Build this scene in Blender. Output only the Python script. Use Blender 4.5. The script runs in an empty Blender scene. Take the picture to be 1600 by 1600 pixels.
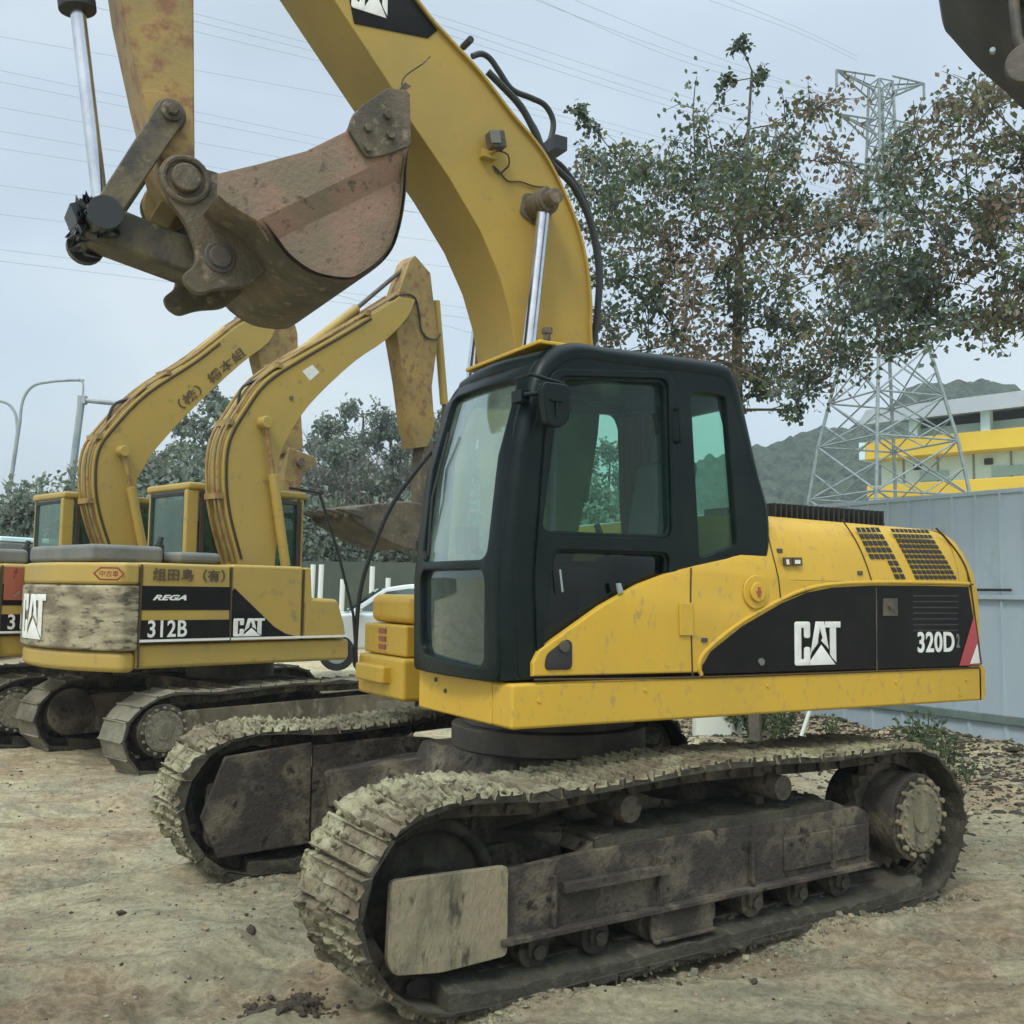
import bpy, bmesh, math, random
import numpy as np
from mathutils import Vector, Matrix, noise
R = math.radians
rnd = random.Random(7)
# ------------------------------------------------------------------ camera, world, sun, exposure
scene = bpy.context.scene
FPX, CAMH, PITCH, ROLL = 1591.5, 1.824, R(4.524), R(.821)
cd = bpy.data.cameras.new('camera'); cam = bpy.data.objects.new('camera', cd)
scene.collection.objects.link(cam); scene.camera = cam
cd.sensor_width = 36; cd.lens = 36 * FPX / 1600; cd.clip_end = 3000; cd.clip_start = .05
cam.matrix_world = Matrix.Translation((0, 0, CAMH)) @ Matrix.Rotation(R(90) + PITCH, 4, 'X') @ Matrix.Rotation(ROLL, 4, 'Z')
SUN_EL, SUN_AZ = R(52), R(205)          # azimuth the light comes from, measured from +Y clockwise
w = bpy.data.worlds.new("World"); scene.world = w; w.use_nodes = True
nt = w.node_tree; nt.nodes.clear()
def N(nt, t, **kw):
    n = nt.nodes.new(t)
    for k, v in kw.items():
        if k in n.inputs: n.inputs[k].default_value = v
        else: setattr(n, k, v)
    return n
out = N(nt, 'ShaderNodeOutputWorld')
sky = N(nt, 'ShaderNodeTexSky', sky_type='NISHITA', sun_disc=False, sun_elevation=SUN_EL, sun_rotation=SUN_AZ, air_density=1.0, dust_density=3.0)
b1 = N(nt, 'ShaderNodeBackground', Strength=.05); nt.links.new(sky.outputs[0], b1.inputs[0])
tc = N(nt, 'ShaderNodeTexCoord'); mp = N(nt, 'ShaderNodeMapping'); mp.inputs['Scale'].default_value = (1, 1, 2.2)
nt.links.new(tc.outputs['Generated'], mp.inputs[0])
n1 = N(nt, 'ShaderNodeTexNoise', Scale=1.9, Detail=4.0, Roughness=.5); nt.links.new(mp.outputs[0], n1.inputs['Vector'])
cr = N(nt, 'ShaderNodeValToRGB'); nt.links.new(n1.outputs[0], cr.inputs[0])
cr.color_ramp.elements[0].position = .34; cr.color_ramp.elements[0].color = (.47, .55, .59, 1)
cr.color_ramp.elements[1].position = .66; cr.color_ramp.elements[1].color = (.68, .75, .755, 1)
e = cr.color_ramp.elements.new(.5); e.color = (.55, .64, .71, 1)
b2 = N(nt, 'ShaderNodeBackground'); nt.links.new(cr.outputs[0], b2.inputs[0])
sx = N(nt, 'ShaderNodeSeparateXYZ'); nt.links.new(tc.outputs['Generated'], sx.inputs[0])
mr_ = N(nt, 'ShaderNodeMapRange', interpolation_type='SMOOTHSTEP'); nt.links.new(sx.outputs['Z'], mr_.inputs[0])      # overcast: brightest overhead
for i_, v_ in ((1, .45), (2, .98), (3, .82), (4, 2.7)): mr_.inputs[i_].default_value = v_
nt.links.new(mr_.outputs[0], b2.inputs['Strength'])
mx = N(nt, 'ShaderNodeAddShader'); nt.links.new(b1.outputs[0], mx.inputs[0]); nt.links.new(b2.outputs[0], mx.inputs[1])
nt.links.new(mx.outputs[0], out.inputs[0])
sl = bpy.data.lights.new('sun', 'SUN'); sl.energy = 1.6; sl.angle = R(14); sl.color = (1, .95, .86)
so = bpy.data.objects.new('sun', sl); scene.collection.objects.link(so)
sdir = Vector((math.sin(SUN_AZ) * math.cos(SUN_EL), math.cos(SUN_AZ) * math.cos(SUN_EL), math.sin(SUN_EL)))
so.rotation_euler = sdir.to_track_quat('Z', 'Y').to_euler()
scene.view_settings.view_transform = 'Standard'; scene.view_settings.look = 'None'
scene.view_settings.exposure = 0.2; scene.view_settings.gamma = 1
# ------------------------------------------------------------------ tracing helpers: pixel of the photo -> point on a machine's own plane
def ray(px, py):
    dx, dy = px - 800, py - 800; c, s = math.cos(ROLL), math.sin(ROLL)
    x, u = (dx * c + dy * s) / FPX, -(-dx * s + dy * c) / FPX
    c, s = math.cos(PITCH), math.sin(PITCH); return (x, c - u * s, s + u * c)
def frame(X, Y, yaw): return (X, Y, math.cos(R(yaw)), math.sin(R(yaw)))
U = frame(.252, 6.629, 210.0); T = frame(.252, 6.629, 213.8)
B1 = frame(-3.298, 12.127, 46.246); B2 = frame(-5.378, 13.547, 46.246)
def on(fr, px, py, y):
    X, Y, c, s = fr; r = ray(px, py)
    o0, o1 = -X * c - Y * s, X * s - Y * c; d0, d1 = r[0] * c + r[1] * s, -r[0] * s + r[1] * c
    t = (y - o1) / d1; return (o0 + t * d0, CAMH + t * r[2])
def tr(fr, y, pts): return [on(fr, p[0], p[1], y) for p in pts]
def at(px, py, d):
    r = ray(px, py); t = d / r[1]; return Vector((r[0] * t, d, CAMH + r[2] * t))
# ------------------------------------------------------------------ materials
def mat(name, col, rough=.6, metal=0., col2=None, sc=3., lo=.4, hi=.65, col3=None, sc3=20., lo3=.6, hi3=.7, bump=.0, bsc=60., spec=.5, coords='Object', stretch=(1, 1, 1), clear=0.):
    m = bpy.data.materials.new(name); m.use_nodes = True; t = m.node_tree; p = t.nodes['Principled BSDF']
    p.inputs['Roughness'].default_value = rough; p.inputs['Metallic'].default_value = metal
    p.inputs['Base Color'].default_value = (*col, 1); p.inputs['Specular IOR Level'].default_value = spec
    if clear: p.inputs['Coat Weight'].default_value = clear
    c = N(t, 'ShaderNodeTexCoord'); mpn = N(t, 'ShaderNodeMapping'); mpn.inputs['Scale'].default_value = stretch
    t.links.new(c.outputs[coords], mpn.inputs[0]); V = mpn.outputs[0]
    src = None
    def layer(prev, colb, scale, lo, hi):
        n = N(t, 'ShaderNodeTexNoise', Scale=scale, Detail=8.0, Roughness=.62); t.links.new(V, n.inputs['Vector'])
        r = N(t, 'ShaderNodeValToRGB'); r.color_ramp.elements[0].position = lo; r.color_ramp.elements[1].position = hi
        t.links.new(n.outputs[0], r.inputs[0])
        q = N(t, 'ShaderNodeMix', data_type='RGBA'); t.links.new(r.outputs[0], q.inputs[0])
        if prev is None: q.inputs[6].default_value = (*col, 1)
        else: t.links.new(prev, q.inputs[6])
        q.inputs[7].default_value = (*colb, 1); return q.outputs[2]
    if col2: src = layer(None, col2, sc, lo, hi)
    if col3: src = layer(src, col3, sc3, lo3, hi3)
    if src is not None: t.links.new(src, p.inputs['Base Color'])
    if bump:
        n = N(t, 'ShaderNodeTexNoise', Scale=bsc, Detail=8.0, Roughness=.65); t.links.new(V, n.inputs['Vector'])
        b = N(t, 'ShaderNodeBump', Strength=min(1, bump), Distance=.02 * max(1, bump)); t.links.new(n.outputs[0], b.inputs['Height'])
        t.links.new(b.outputs[0], p.inputs['Normal'])
    return m
M = {}
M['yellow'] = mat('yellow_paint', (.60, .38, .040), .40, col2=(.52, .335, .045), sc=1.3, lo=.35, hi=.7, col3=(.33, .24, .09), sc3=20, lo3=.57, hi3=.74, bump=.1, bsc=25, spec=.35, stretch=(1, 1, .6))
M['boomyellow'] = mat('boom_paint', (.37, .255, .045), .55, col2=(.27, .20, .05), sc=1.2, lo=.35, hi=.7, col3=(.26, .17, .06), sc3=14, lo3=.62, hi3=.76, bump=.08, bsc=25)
M['wornyellow'] = mat('worn_paint', (.34, .23, .065), .6, col2=(.22, .17, .06), sc=2.2, lo=.38, hi=.62, col3=(.20, .095, .04), sc3=8, lo3=.50, hi3=.64, bump=.25, bsc=30)
M['rust'] = mat('rusty_steel', (.14, .11, .072), .72, col2=(.065, .058, .04), sc=3.0, lo=.38, hi=.60, col3=(.22, .18, .115), sc3=13, lo3=.56, hi3=.68, bump=.7, bsc=28)
M['rustred'] = mat('red_rust_steel', (.27, .165, .115), .62, col2=(.18, .145, .095), sc=2.6, lo=.40, hi=.60, col3=(.09, .065, .045), sc3=15, lo3=.57, hi3=.66, bump=.5, bsc=35)
M['darksteel'] = mat('dark_steel', (.06, .055, .045), .6, col2=(.13, .11, .075), sc=5, lo=.45, hi=.7, bump=.3, bsc=30)
M['oldyellow'] = mat('old_yellow_paint', (.42, .295, .06), .5, col2=(.36, .265, .075), sc=1.6, lo=.35, hi=.7, col3=(.20, .16, .08), sc3=7, lo3=.60, hi3=.75, bump=.12, bsc=20)
M['scraped'] = mat('scraped_steel', (.15, .125, .075), .6, col2=(.36, .33, .21), sc=2.6, lo=.42, hi=.60, col3=(.06, .05, .035), sc3=7, lo3=.54, hi3=.64, bump=.3, bsc=20, stretch=(1, 1, 3.2))
M['black'] = mat('black_cab_paint', (.002, .008, .008), .38, col2=(.008, .015, .014), sc=3, lo=.4, hi=.7, bump=.05, bsc=40, spec=.2)
M['decal'] = mat('black_decal', (.006, .006, .006), .45, col2=(.013, .011, .010), sc=4, lo=.45, hi=.7, spec=.2)
M['rubber'] = mat('black_rubber', (.018, .020, .020), .6)
M['gap'] = mat('panel_gap', (.06, .04, .015), .8)
M['white'] = mat('white_lettering', (.74, .76, .72), .5, col2=(.6, .62, .58), sc=20, lo=.5, hi=.75)
M['textblack'] = mat('dark_lettering', (.09, .06, .03), .6)
M['red'] = mat('red_reflector', (.42, .06, .07), .4)
M['redrust'] = mat('faded_red_lettering', (.33, .09, .05), .6)
M['chrome'] = mat('chrome_rod', (.72, .74, .76), .22, metal=1., col2=(.5, .52, .55), sc=5, lo=.4, hi=.7)
M['mud'] = mat('dry_mud', (.40, .39, .25), .95, col2=(.20, .17, .115), sc=3.2, lo=.40, hi=.58, col3=(.09, .08, .055), sc3=22, lo3=.50, hi3=.66, bump=1., bsc=45, spec=.15)
M['trackmud'] = mat('muddy_track_steel', (.24, .23, .17), .9, col2=(.14, .135, .10), sc=4, lo=.4, hi=.62, col3=(.23, .225, .165), sc3=15, lo3=.55, hi3=.72, bump=.8, bsc=40, spec=.2)
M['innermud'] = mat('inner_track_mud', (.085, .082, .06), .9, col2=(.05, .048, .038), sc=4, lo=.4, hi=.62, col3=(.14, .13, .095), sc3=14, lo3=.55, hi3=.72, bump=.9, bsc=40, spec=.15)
M['frame'] = mat('muddy_frame', (.050, .045, .038), .8, col2=(.19, .165, .115), sc=4.5, lo=.46, hi=.64, col3=(.022, .022, .02), sc3=9, lo3=.54, hi3=.66, bump=1., bsc=28, spec=.25)
M['darkframe'] = mat('shade_dark_steel', (.022, .022, .018), .8, col2=(.06, .055, .04), sc=6, lo=.45, hi=.65, bump=.6, bsc=30, spec=.2)  # idler steel, near black to paint in the shade inside the track
M['tanmud'] = mat('tan_caked_plate', (.28, .245, .16), .9, col2=(.17, .16, .11), sc=5, lo=.47, hi=.60, col3=(.08, .075, .055), sc3=9, lo3=.57, hi3=.66, bump=.8, bsc=45, spec=.15, stretch=(1, 1, .4))
M['grey'] = mat('grey_sheet', (.12, .13, .12), .6, col2=(.17, .17, .15), sc=4, lo=.4, hi=.7, bump=.2)
M['seat'] = mat('seat_fabric', (.13, .13, .12), .9, bump=.4, bsc=150)
M['fence'] = mat('painted_fence_sheet', (.37, .46, .52), .5, col2=(.32, .41, .45), sc=.8, lo=.35, hi=.65, col3=(.22, .26, .24), sc3=2.5, lo3=.57, hi3=.8, bump=.08, bsc=6, stretch=(1, 1, .4))
M['fencedark'] = mat('fence_rail_paint', (.10, .15, .14), .6, col2=(.16, .21, .19), sc=4)
M['bwhite'] = mat('building_white', (.60, .80, .84), .6, col2=(.54, .72, .76), sc=.5)
M['byellow'] = mat('building_yellow', (.72, .52, .05), .5, col2=(.66, .46, .05), sc=.6)
M['bgrey'] = mat('building_grey', (.22, .26, .25), .7)
M['broof'] = mat('building_roof', (.42, .48, .52), .5, col2=(.36, .42, .46), sc=.5)
M['tower'] = mat('tower_steel', (.25, .30, .31), .7, col2=(.17, .22, .23), sc=2)
M['grime'] = mat('greasy_old_steel', (.13, .105, .055), .6, col2=(.045, .042, .034), sc=5, lo=.40, hi=.62, col3=(.20, .16, .075), sc3=11, lo3=.58, hi3=.7, bump=.4, bsc=30)
M['galv'] = mat('galvanised_steel', (.30, .35, .36), .6, col2=(.22, .27, .28), sc=2)
M['wire'] = mat('power_wire', (.30, .36, .42), .6)
M['bark'] = mat('bark', (.085, .075, .06), .9, col2=(.15, .14, .11), sc=8, bump=.6, bsc=25)
M['carwhite'] = mat('white_car_paint', (.74, .80, .78), .3, clear=.6)
M['bollard'] = mat('white_post_paint', (.68, .74, .68), .6)
M['hose'] = mat('hose_rubber', (.017, .022, .024), .45)
M['hosegreen'] = mat('green_pipe', (.12, .16, .12), .6, col2=(.2, .24, .18), sc=6)
M['sidemud'] = mat('mud_caked_side', (.18, .155, .11), .95, col2=(.10, .09, .065), sc=3, lo=.42, hi=.6, col3=(.30, .27, .20), sc3=9, lo3=.55, hi3=.68, bump=1., bsc=18, spec=.15, stretch=(1, 1, .5))
M['stone'] = mat('stone_chips', (.16, .15, .12), .95, col2=(.30, .28, .22), sc=3, lo=.45, hi=.6, spec=.1)
M['clod'] = mat('soil_clod', (.30, .25, .165), .95, col2=(.20, .16, .10), sc=6, spec=.1)
M['litter'] = mat('dead_leaves', (.06, .05, .036), .9, spec=.15)
M['litter2'] = mat('pale_dead_leaves', (.26, .22, .15), .9, spec=.15)
def leafmat(name, col, rough=.55):
    m = bpy.data.materials.new(name); m.use_nodes = True; t = m.node_tree; p = t.nodes['Principled BSDF']
    p.inputs['Base Color'].default_value = (*col, 1); p.inputs['Roughness'].default_value = rough
    tl = N(t, 'ShaderNodeBsdfTranslucent'); tl.inputs[0].default_value = (col[0] * 1.3, col[1] * 1.4, col[2], 1)
    a = N(t, 'ShaderNodeMixShader', Fac=.25); o = t.nodes['Material Output']
    t.links.new(p.outputs[0], a.inputs[1]); t.links.new(tl.outputs[0], a.inputs[2]); t.links.new(a.outputs[0], o.inputs[0]); return m
LEAF = [leafmat('leaf_green', (.085, .125, .065)), leafmat('leaf_bluegreen', (.08, .12, .10)), leafmat('leaf_brown', (.17, .135, .10)),
        leafmat('leaf_olive', (.14, .16, .065)), leafmat('leaf_dark', (.05, .072, .055))]
FAR = [leafmat('far_leaf', (.14, .18, .14)), leafmat('far_leaf_pale', (.22, .25, .20)), leafmat('far_leaf_dark', (.09, .125, .10))]  # tones lightened, distance haze put into the leaf colour
WEED = [leafmat('weed_green', (.05, .085, .04)), leafmat('weed_pale', (.10, .13, .06))]
def glassmat(name, tint, refl=.1, haze=0., hcol=(.4, .5, .48)):
    m = bpy.data.materials.new(name); m.use_nodes = True; t = m.node_tree; t.nodes.clear()
    o = N(t, 'ShaderNodeOutputMaterial'); tp = N(t, 'ShaderNodeBsdfTransparent'); tp.inputs[0].default_value = (*tint, 1)
    g = N(t, 'ShaderNodeBsdfGlossy', Roughness=.03); g.inputs[0].default_value = (.9, .95, .95, 1)
    f = N(t, 'ShaderNodeLayerWeight', Blend=.5); pw = N(t, 'ShaderNodeMath', operation='POWER'); pw.inputs[1].default_value = 3.5; t.links.new(f.outputs['Facing'], pw.inputs[0])
    mu = N(t, 'ShaderNodeMath', operation='MULTIPLY_ADD'); mu.inputs[1].default_value = .75; mu.inputs[2].default_value = refl
    t.links.new(pw.outputs[0], mu.inputs[0]); a = N(t, 'ShaderNodeMixShader'); t.links.new(mu.outputs[0], a.inputs[0])
    t.links.new(tp.outputs[0], a.inputs[1]); t.links.new(g.outputs[0], a.inputs[2]); last = a
    if haze:      # diffuse film: dust, plus streaky reflections put in as colour on the windscreen
        d = N(t, 'ShaderNodeBsdfDiffuse'); d.inputs[0].default_value = (*hcol, 1)
        c = N(t, 'ShaderNodeTexCoord'); n = N(t, 'ShaderNodeTexNoise', Scale=3.5, Detail=6.0); t.links.new(c.outputs['Object'], n.inputs['Vector'])
        r = N(t, 'ShaderNodeMapRange'); r.inputs[1].default_value = .3; r.inputs[2].default_value = .7; r.inputs[3].default_value = haze * .4; r.inputs[4].default_value = haze * 1.4
        t.links.new(n.outputs[0], r.inputs[0]); b = N(t, 'ShaderNodeMixShader'); t.links.new(r.outputs[0], b.inputs[0])
        t.links.new(a.outputs[0], b.inputs[1]); t.links.new(d.outputs[0], b.inputs[2]); last = b
    t.links.new(last.outputs[0], o.inputs[0]); return m
M['glass'] = glassmat('cab_glass', (.78, .93, .86), .018, .012, (.3, .45, .38))
M['frontglass'] = glassmat('dusty_glare_windscreen', (.84, .94, .90), .16, .16, (.46, .60, .54))
M['lowglass'] = glassmat('lower_windscreen_glass', (.60, .70, .70), .06, .08, (.18, .26, .26))
M['darkglass'] = glassmat('dark_glass', (.30, .36, .34), .03)
M['oldglass'] = glassmat('old_cab_glass', (.55, .72, .62), .05, .12, (.12, .22, .16))
M['carglass'] = glassmat('car_glass', (.32, .40, .38), .08)
# ------------------------------------------------------------------ mesh helpers
C = scene.collection
class MB:
    def __init__(s): s.v = []; s.f = []; s.mi = []
    def add(s, vs, fs, mi=0):
        o = len(s.v); s.v += [tuple(v) for v in vs]; s.f += [tuple(i + o for i in f) for f in fs]; s.mi += [mi] * len(fs); return s
    def box(s, c, d, rot=None, mi=0):
        hx, hy, hz = d[0] / 2, d[1] / 2, d[2] / 2
        vs = [Vector((x, y, z)) for x in (-hx, hx) for y in (-hy, hy) for z in (-hz, hz)]
        if rot is not None: vs = [rot @ v for v in vs]
        c = Vector(c); return s.add([v + c for v in vs], [(0, 1, 3, 2), (4, 6, 7, 5), (0, 4, 5, 1), (2, 3, 7, 6), (0, 2, 6, 4), (1, 5, 7, 3)], mi)
    def b2(s, x0, x1, y0, y1, z0, z1, mi=0): return s.box(((x0 + x1) / 2, (y0 + y1) / 2, (z0 + z1) / 2), (abs(x1 - x0), abs(y1 - y0), abs(z1 - z0)), None, mi)
    def prism(s, poly, y0, y1, mi=0):       # polygon in (x,z), extruded along y
        a = sum(poly[i][0] * poly[(i + 1) % len(poly)][1] - poly[(i + 1) % len(poly)][0] * poly[i][1] for i in range(len(poly)))
        if a < 0: poly = poly[::-1]
        n = len(poly); vs = [(x, y0, z) for x, z in poly] + [(x, y1, z) for x, z in poly]
        fs = [tuple(range(n)), tuple(range(2 * n - 1, n - 1, -1))] + [(i + n, (i + 1) % n + n, (i + 1) % n, i) for i in range(n)]
        return s.add(vs, fs, mi)
    def tube(s, path, r, n=10, mi=0, caps=True):
        path = [Vector(p) for p in path]; k = len(path); rs = r if isinstance(r, (list, tuple)) else [r] * k
        vs = []; up = None
        for i, p in enumerate(path):
            d = (path[min(i + 1, k - 1)] - path[max(i - 1, 0)]).normalized()
            if up is None: up = Vector((0, 0, 1)) if abs(d.z) < .9 else Vector((1, 0, 0))
            a = d.cross(up)
            if a.length < 1e-4: a = d.orthogonal()
            a.normalize(); b = a.cross(d); up = b
            for j in range(n):
                t = 2 * math.pi * j / n; vs.append(p + (a * math.cos(t) + b * math.sin(t)) * rs[i])
        fs = [(i * n + j, (i + 1) * n + j, (i + 1) * n + (j + 1) % n, i * n + (j + 1) % n) for i in range(k - 1) for j in range(n)]
        if caps: fs += [tuple(range(n)), tuple(range(k * n - 1, (k - 1) * n - 1, -1))]
        return s.add(vs, fs, mi)
    def cyl(s, p0, p1, r, n=20, mi=0): return s.tube([p0, p1], r, n, mi)
    def ycyl(s, x, z, y0, y1, r, n=24, mi=0): return s.tube([(x, y0, z), (x, y1, z)], r, n, mi)
    def build(s, name, m, parent=None, bevel=0, ang=35, seg=2, rotz=0, flat=False, **tagkw):
        me = bpy.data.meshes.new(name); me.from_pydata(s.v, [], s.f)
        ms = m if isinstance(m, list) else [m]
        for q in ms: me.materials.append(q)
        if len(ms) > 1: me.polygons.foreach_set('material_index', s.mi)
        bm = bmesh.new(); bm.from_mesh(me); bmesh.ops.recalc_face_normals(bm, faces=bm.faces); bm.to_mesh(me); bm.free()
        me.polygons.foreach_set('use_smooth', [not flat] * len(me.polygons)); me.set_sharp_from_angle(angle=R(ang))
        return link(name, me, parent, bevel, seg, rotz, **tagkw)
def link(name, me, parent=None, bevel=0, seg=2, rotz=0, **tagkw):
    o = bpy.data.objects.new(name, me); C.objects.link(o)
    if parent is not None: o.parent = parent
    if rotz: o.rotation_euler.z = rotz
    if bevel:
        b = o.modifiers.new('bevel', 'BEVEL'); b.width = bevel; b.segments = seg; b.limit_method = 'ANGLE'; b.angle_limit = R(40); b.harden_normals = True
    if tagkw: tag(o, **tagkw)
    return o
def tag(o, label=None, cat=None, group=None, kind=None):
    if label: o['label'] = label
    if cat: o['category'] = cat
    if group: o['group'] = group
    if kind: o['kind'] = kind
    return o
def empty(name, loc=(0, 0, 0), rz=0, **kw):
    o = bpy.data.objects.new(name, None); C.objects.link(o); o.location = loc; o.rotation_euler.z = rz; o.empty_display_size = .2
    return tag(o, **kw)
def rounded(poly, r, n=5):
    out = []; k = len(poly)
    for i in range(k):
        p0, p, p1 = Vector(poly[i - 1]), Vector(poly[i]), Vector(poly[(i + 1) % k])
        a, b = p0 - p, p1 - p; rr = min(r, a.length * .45, b.length * .45)
        s, t = p + a.normalized() * rr, p + b.normalized() * rr
        for j in range(n + 1):
            u = j / n; out.append(tuple(s * (1 - u) ** 2 + p * 2 * u * (1 - u) + t * u * u))
    return out
def smooth(pts, n=8, closed=False):
    P = [Vector(p) for p in pts]; k = len(P); out = []
    rng = range(k) if closed else range(k - 1)
    for i in rng:
        g = (lambda j: P[j % k]) if closed else (lambda j: P[max(0, min(k - 1, j))])
        a, b, c, d = g(i - 1), g(i), g(i + 1), g(i + 2)
        for j in range(n):
            t = j / n; out.append(.5 * ((2 * b) + (c - a) * t + (2 * a - 5 * b + 4 * c - d) * t * t + (3 * b - 3 * c + d - a) * t ** 3))
    if not closed: out.append(P[-1])
    return out
def plate(outer, holes, th, bev=.004, cuts=(), fn=None):
    """flat sheet with holes, outline in (u,v), thickness along w; returned as MB with fn(u,v,w) applied"""
    cu = bpy.data.curves.new('tmp', 'CURVE'); cu.dimensions = '2D'; cu.fill_mode = 'BOTH'; cu.extrude = th / 2 - bev; cu.bevel_depth = bev; cu.bevel_resolution = 1; cu.offset = -bev
    for loop in [outer] + list(holes):
        sp = cu.splines.new('POLY'); sp.points.add(len(loop) - 1); sp.use_cyclic_u = True
        for q, p in zip(sp.points, loop): q.co = (p[0], p[1], 0, 1)
    ob = bpy.data.objects.new('tmp', cu); C.objects.link(ob)
    dg = bpy.context.evaluated_depsgraph_get(); dg.update(); me = bpy.data.meshes.new_from_object(ob.evaluated_get(dg))
    bpy.data.objects.remove(ob); bm = bmesh.new(); bm.from_mesh(me)
    bmesh.ops.remove_doubles(bm, verts=bm.verts, dist=1e-5)
    for co, no in cuts: bmesh.ops.bisect_plane(bm, geom=bm.verts[:] + bm.edges[:] + bm.faces[:], plane_co=co, plane_no=no)
    bm.verts.index_update()
    r = MB(); r.add([fn(*v.co) for v in bm.verts], [[v.index for v in f.verts] for f in bm.faces]); bm.free(); bpy.data.meshes.remove(me)
    return r
def text_mb(body, size, sx=1., off=0., th=.004, fn=None, align='CENTER', shear=0.):
    cu = bpy.data.curves.new('tmp', 'FONT'); cu.body = body; cu.space_character = 1.06; cu.size = size; cu.extrude = th / 2; cu.offset = off; cu.align_x = align; cu.align_y = 'CENTER'; cu.shear = shear
    ob = bpy.data.objects.new('tmp', cu); C.objects.link(ob); dg = bpy.context.evaluated_depsgraph_get(); dg.update()
    me = bpy.data.meshes.new_from_object(ob.evaluated_get(dg)); bpy.data.objects.remove(ob)
    r = MB(); r.add([fn(v.co.x * sx, v.co.y, v.co.z) for v in me.vertices], [tuple(p.vertices) for p in me.polygons]); bpy.data.meshes.remove(me); return r
def cat_logo(w, h, fn, th=.004):
    """three bold condensed capitals C A T with the pointed shape standing on the base line"""
    L = []
    cx = .0; W = .36
    Cc = rounded([(0, 0), (.33, 0), (.33, .42), (.20, .42), (.20, .14), (.14, .14), (.14, .86), (.20, .86), (.20, .62), (.33, .62), (.33, 1), (0, 1)], .055, 3)
    L.append(Cc)
    L.append([(.455, 1), (.635, 1), (.735, .36), (.69, .42), (.62, .50), (.575, .555), (.605, .42 + .2), (.545, .86), (.505, .60), (.50, .50), (.36, .30), (.335, .22)])
    L.append([(.66, 1), (1, 1), (1, .86), (.90, .86), (.90, .05), (.80, .17), (.765, .24), (.765, .86), (.66, .86)])
    L.append([(.27, 0), (.88, 0), (.575, .46)])
    r = MB()
    for p in L:
        q = plate([(a * w, b * h) for a, b in p], [], th, .0008, fn=fn); r.add(q.v, q.f)
    return r
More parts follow.
